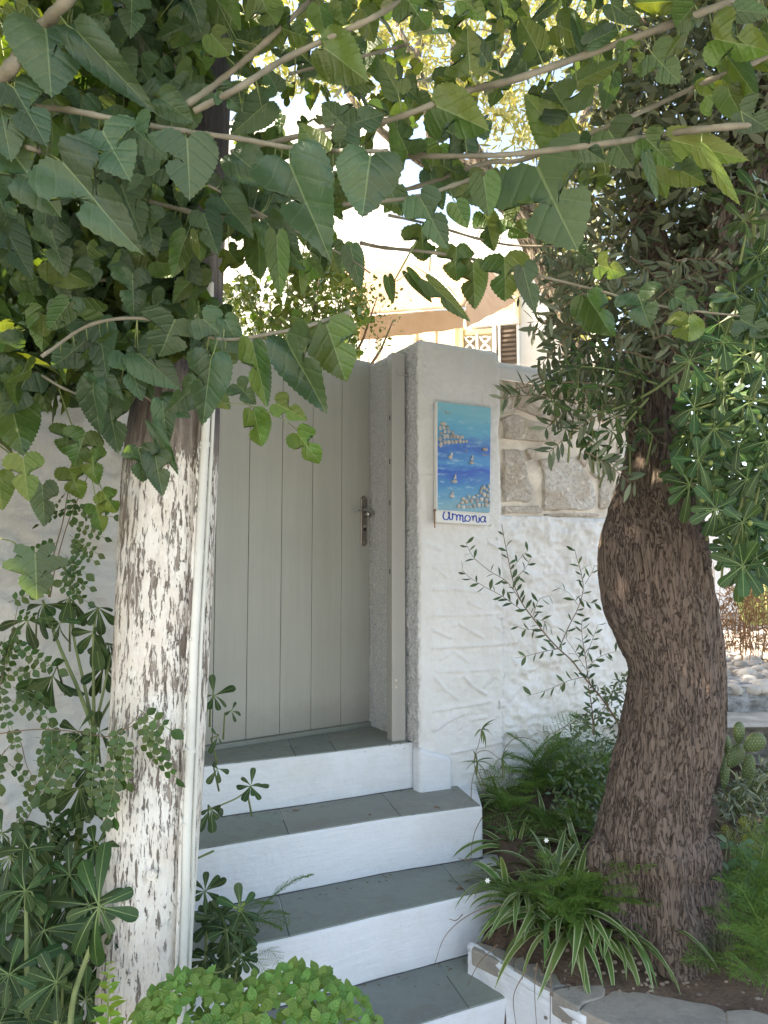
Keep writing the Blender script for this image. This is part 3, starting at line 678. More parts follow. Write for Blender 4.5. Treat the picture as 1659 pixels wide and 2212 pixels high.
m_bark = barkmat('olive_bark', [(.125, .09, .07), (.205, .155, .125), (.29, .23, .185), (.18, .14, .13)], moss=(.13, .135, .085))
m_bark2 = barkmat('grey_olive_bark', [(.20, .16, .12), (.38, .32, .26), (.5, .44, .36), (.3, .26, .22)], 18)

def smoothstep(a, b, x): t = min(1, max(0, (x - a) / (b - a))); return t * t * (3 - 2 * t)
def mulberry_leaf(right, left, serr=.024, n=40, fold=.16, curl=.22, wave=.03, sd=0, rings=3):
    rr_ = random.Random(sd); bd = []
    for side, pts in ((1, right), (-1, left)):
        c = cr([(0, 0)] + list(pts), 8); L = np.r_[0, np.cumsum([math.dist(a, b) for a, b in zip(c[:-1], c[1:])])]
        s_ = np.linspace(0, L[-1], n); x = np.interp(s_, L, [p[0] for p in c]); y = np.interp(s_, L, [p[1] for p in c])
        tx, ty = np.gradient(x), np.gradient(y); l = np.hypot(tx, ty) + 1e-9
        se = np.array([serr * ((i % 2) * 1.0 - .3) * (1 if 2 < i < n - 1 else 0) for i in range(n)])
        x2 = x + ty / l * se; y2 = y - tx / l * se
        bd.append([(side * a, b, i / (n - 1)) for i, (a, b) in enumerate(zip(x2, y2))])
    V = []; Fc = []; uv = []
    def zz(x, y): return fold * abs(x) - curl * y * y * .6 + wave * math.sin(9 * x + 5 * y + sd) * abs(x) * 3 + .02 * math.sin(7 * y + sd)
    for s, b in enumerate(bd):
        o = len(V)
        for i, (x, y, t) in enumerate(b):
            ym = min(.97, max(0, t * 1.02 - .02))
            for r in range(rings + 1):
                f = r / rings; X = x * f; Y = ym + (y - ym) * f; V.append((X, Y, zz(X, Y))); uv.append((X, Y))
        w = rings + 1
        for i in range(len(b) - 1):
            for r in range(rings):
                a = o + i * w + r; q = (a, a + 1, a + w + 1, a + w); Fc.append(q if s == 0 else q[::-1])
    return V, Fc, uv
HEART = [(.13, -.13), (.33, -.12), (.46, .06), (.47, .28), (.38, .52), (.21, .78), (0, 1.02)]
LOB1 = [(.14, -.12), (.36, -.12), (.50, .06), (.44, .22), (.17, .27), (.13, .35), (.30, .41), (.35, .56), (.2, .8), (0, 1.04)]
LOB2 = [(.15, -.13), (.40, -.12), (.56, .06), (.50, .20), (.22, .22), (.10, .31), (.18, .40), (.34, .48), (.32, .64), (.18, .84), (0, 1.02)]
OVAL = [(.10, -.10), (.28, -.09), (.39, .10), (.39, .34), (.31, .58), (.17, .82), (0, 1.03)]
LOB3 = [(.12, -.16), (.32, -.22), (.36, -.06), (.24, .02), (.34, .06), (.56, .14), (.52, .30), (.26, .30), (.17, .38), (.28, .46), (.30, .62), (.18, .82), (0, 1.02)]
ML = []
for i, (r_, l_) in enumerate([(HEART, HEART), (OVAL, OVAL), (LOB1, HEART), (LOB2, LOB1), (LOB2, LOB2), (LOB3, LOB3), (HEART, LOB2), (OVAL, LOB1)]):
    ML.append(mesh('mulberry_leaf', *mulberry_leaf(r_, l_, sd=i, fold=.05 + .20 * ((i * 7) % 5) / 5, curl=.10 + .34 * ((i * 3) % 4) / 4)[:2], m_mul, uv=mulberry_leaf(r_, l_, sd=i, fold=.10, curl=.1)[2]))
MLY = []
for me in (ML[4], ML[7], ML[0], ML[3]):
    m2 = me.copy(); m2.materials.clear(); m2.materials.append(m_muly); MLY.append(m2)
MLlow = [mulberry_leaf(r_, l_, sd=i, n=14, rings=1, serr=.03, fold=.15, curl=.25) for i, (r_, l_) in enumerate([(HEART, HEART), (LOB2, LOB1), (OVAL, LOB1)])]
def simple_leaf(prof_, nst=6, fold=.12, curl=.15, ys=None):
    """half-width profile along the length -> small folded leaf"""
    V = []; uv = []; Fc = []
    for i, w in enumerate(prof_):
        y = ys[i] if ys else i / (len(prof_) - 1)
        for s in (-1, 0, 1): V.append((s * w, y, abs(s) * w * fold - curl * y * y)); uv.append((s * w, y))
    for i in range(len(prof_) - 1):
        a = i * 3
        for s in (0, 1): Fc.append((a + s, a + s + 1, a + s + 4, a + s + 3))
    return V, Fc, uv
OLV = simple_leaf([.008, .075, .10, .085, .01], fold=.25, curl=.08)
OLV2 = simple_leaf([.008, .08, .11, .085, .01], fold=.4, curl=-.1)
OLV3 = simple_leaf([.01, .09, .09, .01], fold=.2, curl=.2)
PIT = [simple_leaf([.012, .02, .055, .11, .155, .178, .155, .10, .01], fold=f, curl=c, ys=[0, .12, .3, .5, .66, .80, .915, .975, 1.0]) for f, c in ((-.25, .12), (-.15, .30), (.25, .05), (-.3, .5))]
PITm = [mesh('pittosporum_leaf', v, f, m_pit, uv=u) for v, f, u in PIT]
BAS = [simple_leaf([.02, .17, .27, .29, .24, .13, .01], fold=f, curl=c) for f, c in ((.15, .2), (.08, .05), (.22, .35))]
BASm = [mesh('basil_leaf', v, f, m_basil, uv=u) for v, f, u in BAS]
RND = simple_leaf([.03, .26, .38, .36, .2, .01], fold=.2, curl=.1)
OV = simple_leaf([.02, .14, .19, .17, .09, .005], fold=.3, curl=.2)
def frame(base, tip, nrm, roll=0, wf=1):
    y = tip - base; L = y.length; y = y / L; z = nrm - y * nrm.dot(y)
    if z.length < 1e-4: z = Vector((1, 0, .3)) - y * y.x
    z.normalize(); z = Quaternion(y, rad(roll)) @ z; x = y.cross(z)
    M = Matrix(((x.x * L * wf, y.x * L, z.x * L, base.x), (x.y * L * wf, y.y * L, z.y * L, base.y), (x.z * L * wf, y.z * L, z.z * L, base.z), (0, 0, 0, 1)))
    return M
def bulk(name, protos, Ms, mats, parent=None, loc=None, kind='stuff', **tg):
    Vs = []; Fs = []; U = []; b = 0
    pr = [(np.array([tuple(v) for v in p[0]]), np.array([list(f) for f in p[1]]), np.array(p[2])) for p in protos]
    for i, M in enumerate(Ms):
        v, f, u = pr[i % len(pr)]; A_ = np.array(M)
        Vs.append(v @ A_[:3, :3].T + A_[:3, 3]); Fs.append(f + b); U.append(u); b += len(v)
    V = np.concatenate(Vs); Fc = np.concatenate(Fs).tolist(); uv = np.concatenate(U)
    o = mk(name, V, Fc, mats, parent, loc, uv=uv, smooth=True); return tag(o, kind=kind, **tg)
def rdir(up=0, rr=R):
    while True:
        v = Vector((rr.uniform(-1, 1), rr.uniform(-1, 1), rr.uniform(-1, 1)))
        if .1 < v.length < 1: v.normalize(); v.z += up; return v.normalized()
def inpoly(x, y, P):
    c = False; n = len(P)
    for i in range(n):
        x1, y1 = P[i]; x2, y2 = P[i - 1]
        if (y1 > y) != (y2 > y) and x < (x2 - x1) * (y - y1) / (y2 - y1) + x1: c = not c
    return c
def rpoly(P):
    xs = [p[0] for p in P]; ys = [p[1] for p in P]
    while True:
        x, y = R.uniform(min(xs), max(xs)), R.uniform(min(ys), max(ys))
        if inpoly(x, y, P): return x, y
EYEV = Vector((0, 0, EYE))
def loft(name, rows, mats, parent, depth=None, n=48, dz=None, disp=None, uvs=False):
    """rows (y, xl, xr, Y) in photo units -> tapered round trunk; disp(angle, z) in metres"""
    rows = sorted(rows, key=lambda r: -r[0]); C = []; Rr = []
    for y, xl, xr, Y in rows: C.append(at((xl + xr) / 2, y, Y)); Rr.append((xr - xl) / 2 * Y / F * .985)
    D = cr([tuple(c) + (r,) for c, r in zip(C, Rr)], 12); L = np.r_[0, np.cumsum([math.dist(a[:3], b[:3]) for a, b in zip(D[:-1], D[1:])])]
    m = int(L[-1] / (dz or .01)); s_ = np.linspace(0, L[-1], m); D = np.array(D); D = np.stack([np.interp(s_, L, D[:, k]) for k in range(4)], 1)
    a = np.linspace(0, 2 * math.pi, n, endpoint=False); V = []
    T = np.gradient(D[:, :3], axis=0); T /= np.linalg.norm(T, axis=1)[:, None]
    X = np.cross(T, [0, 1., 0]); X /= np.linalg.norm(X, axis=1)[:, None]; Yv = np.cross(X, T)
    for i in range(m):
        r = D[i, 3] + (disp(a, s_[i], D[i, 3]) if disp else 0)
        V.append(D[i, :3] + np.cos(a)[:, None] * X[i] * np.reshape(r, (-1, 1)) + np.sin(a)[:, None] * Yv[i] * np.reshape(r, (-1, 1)))
    V = np.concatenate(V); Fc = [(i * n + j, (i + 1) * n + j, (i + 1) * n + (j + 1) % n, i * n + (j + 1) % n) for i in range(m - 1) for j in range(n)]
    Fc.append(tuple(range(n))); Fc.append(tuple((m - 1) * n + j for j in range(n))[::-1])
    return mk(name, V, Fc, mats, parent, smooth=True)
# ================================================================ UTILITY POLE
def polemat():
    k = M_('peeling_paint_wood'); co = k.co((1, 1, .16)); sp = k.N('ShaderNodeSeparateXYZ'); k.l.new(k.co(), sp.inputs[0])
    n = k.noise(52, 6, .74, co=co, dist=.45); n2 = k.noise(4, 3, .6, co=k.co((1, 1, .5))); fine = k.noise(95, 3, .6, co=k.co((1, 1, .07)))
    zf = k.N('ShaderNodeMapRange'); zf.inputs[1].default_value = .6; zf.inputs[2].default_value = 2.35; zf.inputs[3].default_value = -.06; zf.inputs[4].default_value = .075
    k.l.new(sp.outputs['Z'], zf.inputs[0])
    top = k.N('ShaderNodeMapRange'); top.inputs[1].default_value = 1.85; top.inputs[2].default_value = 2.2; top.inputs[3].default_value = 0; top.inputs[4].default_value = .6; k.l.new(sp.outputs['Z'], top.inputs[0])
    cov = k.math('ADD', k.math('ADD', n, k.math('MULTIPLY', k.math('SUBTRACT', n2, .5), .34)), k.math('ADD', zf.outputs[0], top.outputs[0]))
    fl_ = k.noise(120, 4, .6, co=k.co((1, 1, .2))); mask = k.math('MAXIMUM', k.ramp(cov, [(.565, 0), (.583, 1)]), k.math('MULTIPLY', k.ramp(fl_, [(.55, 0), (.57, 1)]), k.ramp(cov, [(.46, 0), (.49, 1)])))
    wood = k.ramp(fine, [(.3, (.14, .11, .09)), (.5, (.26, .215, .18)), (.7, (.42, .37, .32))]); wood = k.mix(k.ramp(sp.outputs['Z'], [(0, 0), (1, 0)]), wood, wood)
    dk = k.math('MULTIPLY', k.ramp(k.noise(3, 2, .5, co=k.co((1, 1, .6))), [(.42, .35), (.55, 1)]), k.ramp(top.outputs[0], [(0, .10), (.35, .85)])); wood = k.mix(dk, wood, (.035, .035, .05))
    paint = k.mix(k.ramp(k.noise(11, 4, .6), [(.4, 0), (.7, 1)]), (.80, .765, .70), (.70, .62, .54))
    paint = k.mix(k.ramp(k.noise(70, 4, .7, co=k.co((1, 1, .3))), [(.55, 0), (.62, .5)]), paint, (.5, .46, .42))
    c = k.mix(mask, paint, wood)
    h = k.math('ADD', k.math('MULTIPLY', mask, -1), k.math('MULTIPLY', fine, .5))
    return k.fin(c, .8, k.bump(h, .005, prev=k.bump(k.noise(38, 5, .65, co=k.co((1, 1, .5))), .008)), spec=.25)
m_pole = polemat()
pole = thing('utility_pole', 'leaning old wooden pole with peeling white paint and a white conduit', 'pole', tuple(atz(300, 2250, .05)))
def pdisp(a, s, r):
    d = fbm(a * 6 + 9, np.full_like(a, s * 1.3), 81) * .006 - np.clip(ridge(a * 5, np.full_like(a, s * .6), 83, 2) - .68, 0, 1) * .03
    seam = (a * 1.0) ; return d
prow = [(2330, 205, 398, 2.2), (2000, 222, 412, 2.2), (1700, 233, 434, 2.22), (1500, 246, 446, 2.24), (1017, 268, 471, 2.28), (800, 300, 477, 2.30), (600, 318, 483, 2.32), (350, 342, 495, 2.36), (100, 362, 503, 2.40), (-150, 378, 512, 2.44)]
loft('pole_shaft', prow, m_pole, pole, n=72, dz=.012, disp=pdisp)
def pole_front(px, y, off=0):
    """point on the front of the pole under photo point px,y"""
    rr_ = sorted(prow, key=lambda r: r[0]); ys = [r[0] for r in rr_]
    xl = np.interp(y, ys, [r[1] for r in rr_]); xr = np.interp(y, ys, [r[2] for r in rr_]); Y = np.interp(y, ys, [r[3] for r in rr_])
    r = (xr - xl) / 2 * Y / F; k = (px - (xl + xr) / 2) / ((xr - xl) / 2); k = max(-.98, min(.98, k))
    return at(px, y, Y - math.sqrt(1 - k * k) * r - off)
cpath = [(386, 2235), (391, 2150), (395, 2060), (400, 1930), (403, 1800), (409, 1650), (414, 1525), (419, 1387), (427, 1250), (435, 1100), (441, 985), (446, 880), (449, 780), (452, 690), (453, 610)]
def conduit(name, path, w, mt, parent, off):
    C = [pole_front(x, y, off) for x, y in path]; V = []; n = 10; out = Vector((.75, -.66, 0))
    sd = Vector((.66, .75, 0))
    for c in C:
        for k in range(n):
            a = 2 * math.pi * k / n; V.append(c + sd * math.cos(a) * w + out * math.sin(a) * w * .75)
    Fc = [(i * n + k, i * n + (k + 1) % n, (i + 1) * n + (k + 1) % n, (i + 1) * n + k) for i in range(len(C) - 1) for k in range(n)]
    return mk(name, V, Fc, mt, parent, smooth=True)
m_cond = simple('painted_conduit', (.70, .69, .63), .55, 30, .0012, .12)
conduit('conduit', cpath, .0135, m_cond, pole, .002)
conduit('side_strip', [(x + 15, y) for x, y in cpath[:12]], .006, m_cond, pole, .0)
conduit('side_strip', [(x - 13, y) for x, y in cpath[:13]], .005, m_pole, pole, -.002)
for y in (2150, 1990, 1890, 1776, 1619, 1500, 1380, 1190, 1096, 965):
    x = np.interp(y, [p[1] for p in cpath[::-1]], [p[0] for p in cpath[::-1]])
    for sx in ((-9, 9) if y in (1619, 1190, 965) else (R.choice((-8, 8)),)):
        c = pole_front(x + sx, y + R.uniform(-6, 6), .010); v, f = sph(.0035, .003, .0035, 8, 5)
        mk('nail_head', [c + Vector(p) for p in v], f, m_cond, pole, smooth=True)
for y in (1622, 960):
    x = np.interp(y, [p[1] for p in cpath[::-1]], [p[0] for p in cpath[::-1]])
    conduit('pipe_clamp', [(x + .3, y + 5), (x, y - 5)], .0165, m_cond, pole, .002)
c = pole_front(328, 1890, .002)
MB().tube([c + Vector((0, .006, 0)), c - Vector((0, .004, 0))], .0135, 20).mk('round_badge', m_pole, pole)
v, f = sph(.006, .004, .006, 10, 6); mk('badge_bolt', [c - Vector((0, .004, 0)) + Vector(p) for p in v], f, m_pole, pole, smooth=True)
# ================================================================ OLD OLIVE TREE (right)
ot = thing('olive_tree', 'thick leaning olive tree trunk with rough furrowed bark rising from the planter', 'tree', tuple(atz(1425, 2030, .34)))
trow = [(2110,1225,1600,2.6),(2040,1262,1588,2.6),(1980,1280,1568,2.6),(1930,1290,1548,2.6),(1880,1283,1537,2.6),(1840,1274,1548,2.6),(1810,1276,1545,2.6),(1780,1290,1533,2.6),(1715,1307,1541,2.61),(1650,1320,1553,2.62),
 (1575,1337,1574,2.63),(1475,1352,1573,2.64),(1430,1348,1569,2.64),(1387,1335,1566,2.64),(1337,1312,1558,2.64),(1290,1291,1548,2.64),(1240,1281,1539,2.64),(1187,1281,1536,2.65),(1117,1299,1524,2.66),(1037,1327,1505,2.67),
 (967,1342,1488,2.68),(900,1352,1478,2.70),(800,1378,1500,2.72),(700,1412,1560,2.76),(600,1442,1605,2.8),(525,1456,1630,2.82),(450,1490,1655,2.85),(350,1532,1705,2.9),(250,1590,1765,2.95),(100,1655,1850,3.0),(-80,1740,1960,3.1)]
def tdisp(a, s, r):
    aa = a * r * 1.0
    wv = fbm(a * 2 + 3, np.full_like(a, s * 3), 91) * .5
    ca, sa = np.cos(a), np.sin(a)
    u = a / (2 * math.pi) * 78 + wv * 3.4
    # wrap seam sits at the back-right side
    d = (ridge(u, np.full_like(a, s * 9.) + wv * 3, 93, 3) - .5) * .021 + (ridge(u * 2.1, np.full_like(a, s * 34.), 95, 2) - .4) * .005 - .013 - np.clip(ridge(u * .33 + 7, np.full_like(a, s * 2.2) + wv, 99, 2) - .62, 0, 1) * .07
    d = d + fbm(ca * 2.2 + 5, sa * 2.2 + s * 2.6, 97, 3) * .018
    base = max(0, 1 - s / .35)
    d = d + base * (.028 * np.cos(a * 5 + 1.3) + .018 * np.cos(a * 3 + s * 4))
    return d
trow = [(r[0], r[1] + .03 * (r[2] - r[1]), r[2] - .03 * (r[2] - r[1]), r[3] + .09) for r in trow if r[0] < 2100]
loft('trunk', trow, m_bark, ot, n=300, dz=.0062, disp=tdisp)
# knots, burls and root
def blob(name, c, rx, ry, rz, mt, parent, sd=0, amp=.12, n=36, m=24):
    v, f = sph(1, 1, 1, n, m); v = np.array(v); d = 1 + fbm(v[:, 0] * 3 + sd, v[:, 1] * 3 + v[:, 2] * 4.3, sd, 4) * amp * 2 + ridge(v[:, 0] * 9 + v[:, 1] * 4, v[:, 2] * 6, sd + 3, 2) * amp
    return mk(name, v * d[:, None] * np.array([rx, ry, rz]) + np.array(c), f, mt, parent, smooth=True)
blob('burl', at(1297, 1848, 2.64), .045, .05, .065, m_bark, ot, 1)
blob('burl', at(1532, 1848, 2.69), .038, .05, .07, m_bark, ot, 2)
blob('burl', at(1330, 1225, 2.73), .06, .07, .10, m_bark, ot, 3, .05)
MB().tube(cr([at(1525, 1890, 2.65), at(1545, 1960, 2.61), at(1552, 2030, 2.58), at(1558, 2090, 2.56)], 6), [.05] * 6 + [.045] * 6 + [.04] * 7, 16).mk('surface_root', m_bark, ot, smooth=True)
MB().tube(cr([at(1455, 700, 2.74), at(1420, 560, 2.9), at(1380, 420, 3.05), at(1360, 250, 3.2), at(1390, 50, 3.4)], 6), list(np.linspace(.075, .03, 25)), 14).mk('limb', m_bark, ot, smooth=True)
# olive foliage twigs + leaves
OPm = [mesh('olive_leaf', v, f, m_olive, uv=u) for v, f, u in (OLV, OLV2)]
regO = [(1190, 640), (1250, 560), (1330, 520), (1470, 560), (1470, 690), (1500, 780), (1420, 850), (1330, 900), (1290, 1000), (1230, 1010), (1200, 960), (1190, 880), (1215, 800)]
tw = MB(); leaves = []
for k in range(46):
    x, y = rpoly(regO); Y = R.uniform(2.3, 2.62)
    a = R.uniform(-.9, 1.1) + (math.pi if x < 1330 else 0) * R.choice((1, 1, 0)); ln = R.uniform(70, 130)
    P = [at(x + math.cos(a) * ln * t, y + math.sin(a) * ln * t + 22 * t * t, Y + .03 * math.sin(t * 3)) for t in (0, .25, .5, .75, 1)]; P = [Vector(p) for p in cr(P, 3)]
    tw.tube(P, [.0022] * 3 + [.0014] * (len(P) - 3), 5)
    for j in range(1, len(P)):
        for s in (-1, 1):
            if R.random() < .30: continue
            t = (P[j] - P[j - 1]).normalized(); sdv = t.cross(Vector((R.uniform(-.3, .3), -1, R.uniform(-.3, .3)))).normalized() * s
            d = (t * R.uniform(.3, .9) + sdv * R.uniform(.6, 1) + rdir() * .25).normalized(); leaves.append((P[j], P[j] + d * R.uniform(.042, .066)))
tw.mk('twigs', m_twig, ot)['kind'] = 'stuff'
R.shuffle(leaves); leaves.sort(key=lambda l: l[0].y)
for b_, t_ in leaves[:290]:
    piece('leaf', R.choice(OPm), ot, frame(b_, t_, (EYEV - b_) + rdir() * 1.6, R.choice((0, 0, 180)), R.uniform(.9, 1.3)))
rest = [frame(b_, t_, rdir(.3), 0, 1.1) for b_, t_ in leaves[290:]]
regB = [(1240, 330), (1300, 180), (1380, 60), (1480, -40), (1700, -40), (1700, 700), (1560, 760), (1480, 800), (1400, 900), (1290, 880), (1200, 800), (1170, 700), (1200, 600), (1180, 450)]
for k in range(10500):
    x, y = rpoly(regB); Y = 2.75 + R.random() ** 1.3 * .9
    if x < 1330 and R.random() < .5: continue
    if y < 60 and x < 1450 and R.random() < .5: continue
    b_ = at(x, y, Y); rest.append(frame(b_, b_ + (rdir(-.15)) * R.uniform(.05, .075), rdir(.6), 0, R.uniform(1.2, 2.1)))
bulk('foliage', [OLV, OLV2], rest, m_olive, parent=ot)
tb = MB()
for k in range(60):
    x, y = rpoly(regB); b_ = at(x, y, R.uniform(2.8, 3.4)); d = rdir(.4) * R.uniform(.2, .5)
    tb.tube([b_, b_ + d * .5 + rdir() * .03, b_ + d], [.005, .0035, .0015], 5)
tb.mk('inner_twigs', m_twig, ot)['kind'] = 'stuff'
# ================================================================ MULBERRY
mb = thing('mulberry_tree', 'mulberry with broad toothed leaves reaching over the gate from the upper left', 'tree', (-1.6, 1.5, 0))
BR = [ # photo-unit points, depth, radius px start/end
 ([(-60,230),(0,172),(45,118),(95,55),(150,-5),(200,-60)], 1.45, 17, 13), ([(75,232),(150,238),(260,260),(400,284),(520,300),(640,321),(760,327),(835,326)], 1.5, 7.5, 4.5),
 ([(1720,262),(1640,268),(1500,281),(1400,296),(1300,311),(1150,329),(1050,336),(880,338),(840,340)], 1.75, 8.5, 5), ([(900,-14),(829,25),(775,53),(620,125),(515,190),(420,240)], 1.45, 6, 7.5),
 ([(680,-10),(655,15),(575,90),(475,175),(400,228)], 1.6, 5, 7.5), ([(880,96),(829,110),(705,140),(625,160)], 1.8, 4, 3.5),
 ([(1640,-22),(1580,2),(1430,60),(1260,120),(1110,172),(1015,195),(935,226),(830,262),(730,275),(615,301),(500,328)], 1.62, 9, 5.5), ([(1700,110),(1629,135),(1530,175),(1400,235),(1320,270),(1140,342),(1050,353),(905,402),(830,419),(740,451)], 1.9, 6, 4.5),
 ([(1060,372),(980,400),(895,426),(740,442)], 1.7, 5, 4.5), ([(450,400),(550,455),(650,505),(750,556),(800,590)], 1.75, 3, 2), ([(780,525),(830,535),(945,547),(1050,566),(1150,592),(1270,622),(1420,660),(1610,684)], 2.05, 4.2, 2.4),
 ([(840,465),(930,485),(1030,515),(1110,530),(1220,532)], 2.1, 3, 2.4), ([(320,435),(400,455),(470,470),(570,467)], 1.8, 5, 6), ([(470,733),(525,731),(650,708),(757,675)], 1.6, 3.5, 5.5),
 ([(0,500),(60,510),(120,516)], 1.8, 2.6, 2), ([(290,607),(200,607),(130,640),(70,705)], 1.9, 5, 4), ([(-10,303),(40,312),(85,326)], 1.5, 4, 6.5), ([(85,326),(110,335),(137,352)], 1.5, 2.5, 2),
 ([(530,872),(560,884),(597,898),(625,915),(645,932)], 1.75, 1.4, 1.1), ([(-20,950),(15,975),(50,1010),(0,1060)], 1.95, 2, 1.2), ([(120,820),(160,930),(190,985),(222,1062)], 2.05, 1.8, 1), ([(190,985),(210,1095)], 2.05, 1.3, 1),
 ([(-30,1150),(0,1163),(30,1172),(55,1195)], 1.85, 1.6, 1.4), ([(90,770),(200,700),(330,690),(470,733)], 1.7, 4, 3.5), ([(60,620),(180,560),(300,600),(420,660)], 2.0, 4, 3), ([(-30,820),(60,800),(140,840),(240,880)], 1.95, 3.5, 2.5), ([(260,830),(330,870),(350,940)], 1.9, 3, 2),
 ([(200,-30),(330,90),(420,200)], 1.95, 6, 4), ([(900,520),(850,610)], 2.0, 2, 1.4), ([(1150,590),(1130,600)], 2.05, 1.2, 1)]
bpts = []
for pts, Y, r0, r1 in BR:
    q = cr(pts, 8 if len(pts) > 2 else 3) if len(pts) > 2 else [np.array(p, float) for p in pts]
    P = [at(p[0], p[1], Y + .03 * math.sin(i * .35)) for i, p in enumerate(q)]
    rs = [max(.5, r) * Y / F for r in np.linspace(r0, r1, len(P))]
    rs = [r * (1 + .10 * math.sin(i * 1.7) + (.14 if i % 8 == 0 else 0)) for i, r in enumerate(rs)]
    MB().tube(P, rs, 10).mk('branch', m_mbr if r0 > 2.9 or r1 > 2.9 else m_gtwig, mb, smooth=True)
    bpts += [(p[0], p[1], P[i]) for i, p in enumerate(q)]
pet = MB()
def near(x, y): return min(bpts, key=lambda b: (b[0] - x) ** 2 + (b[1] - y) ** 2)
nleaf = 0
def mleaf(bx, by, tx, ty, v=0, wf=1.0, under=0, roll=0, young_backlit=0, dY=None, dz=0.0):
    global nleaf
    nb_ = near(bx, by); dist = math.hypot(nb_[0] - bx, nb_[1] - by)
    Y = dY if dY else (nb_[2].y - .03 if dist < 140 else 1.85) + R.uniform(-.03, .03)
    b_ = at(bx, by, Y); t_ = at(tx, ty, Y + dz + R.uniform(-.025, .03))
    M = frame(b_, t_, EYEV - b_, roll + R.uniform(-12, 12) + (180 if under else 0), wf)
    M = M @ Matrix.Diagonal((1, 1, R.choice((.4, 1, 1.6, 2.4, 3.2)), 1)); piece('leaf', (MLY[v % 4] if young_backlit else ML[v]), mb, M); nleaf += 1
    if dist < 190:
        p0 = nb_[2]; mid = (p0 + b_) / 2 + Vector((0, 0, -.1 * (p0 - b_).length)); pet.tube([p0, mid, b_], [.0016, .0014, .0013], 5)
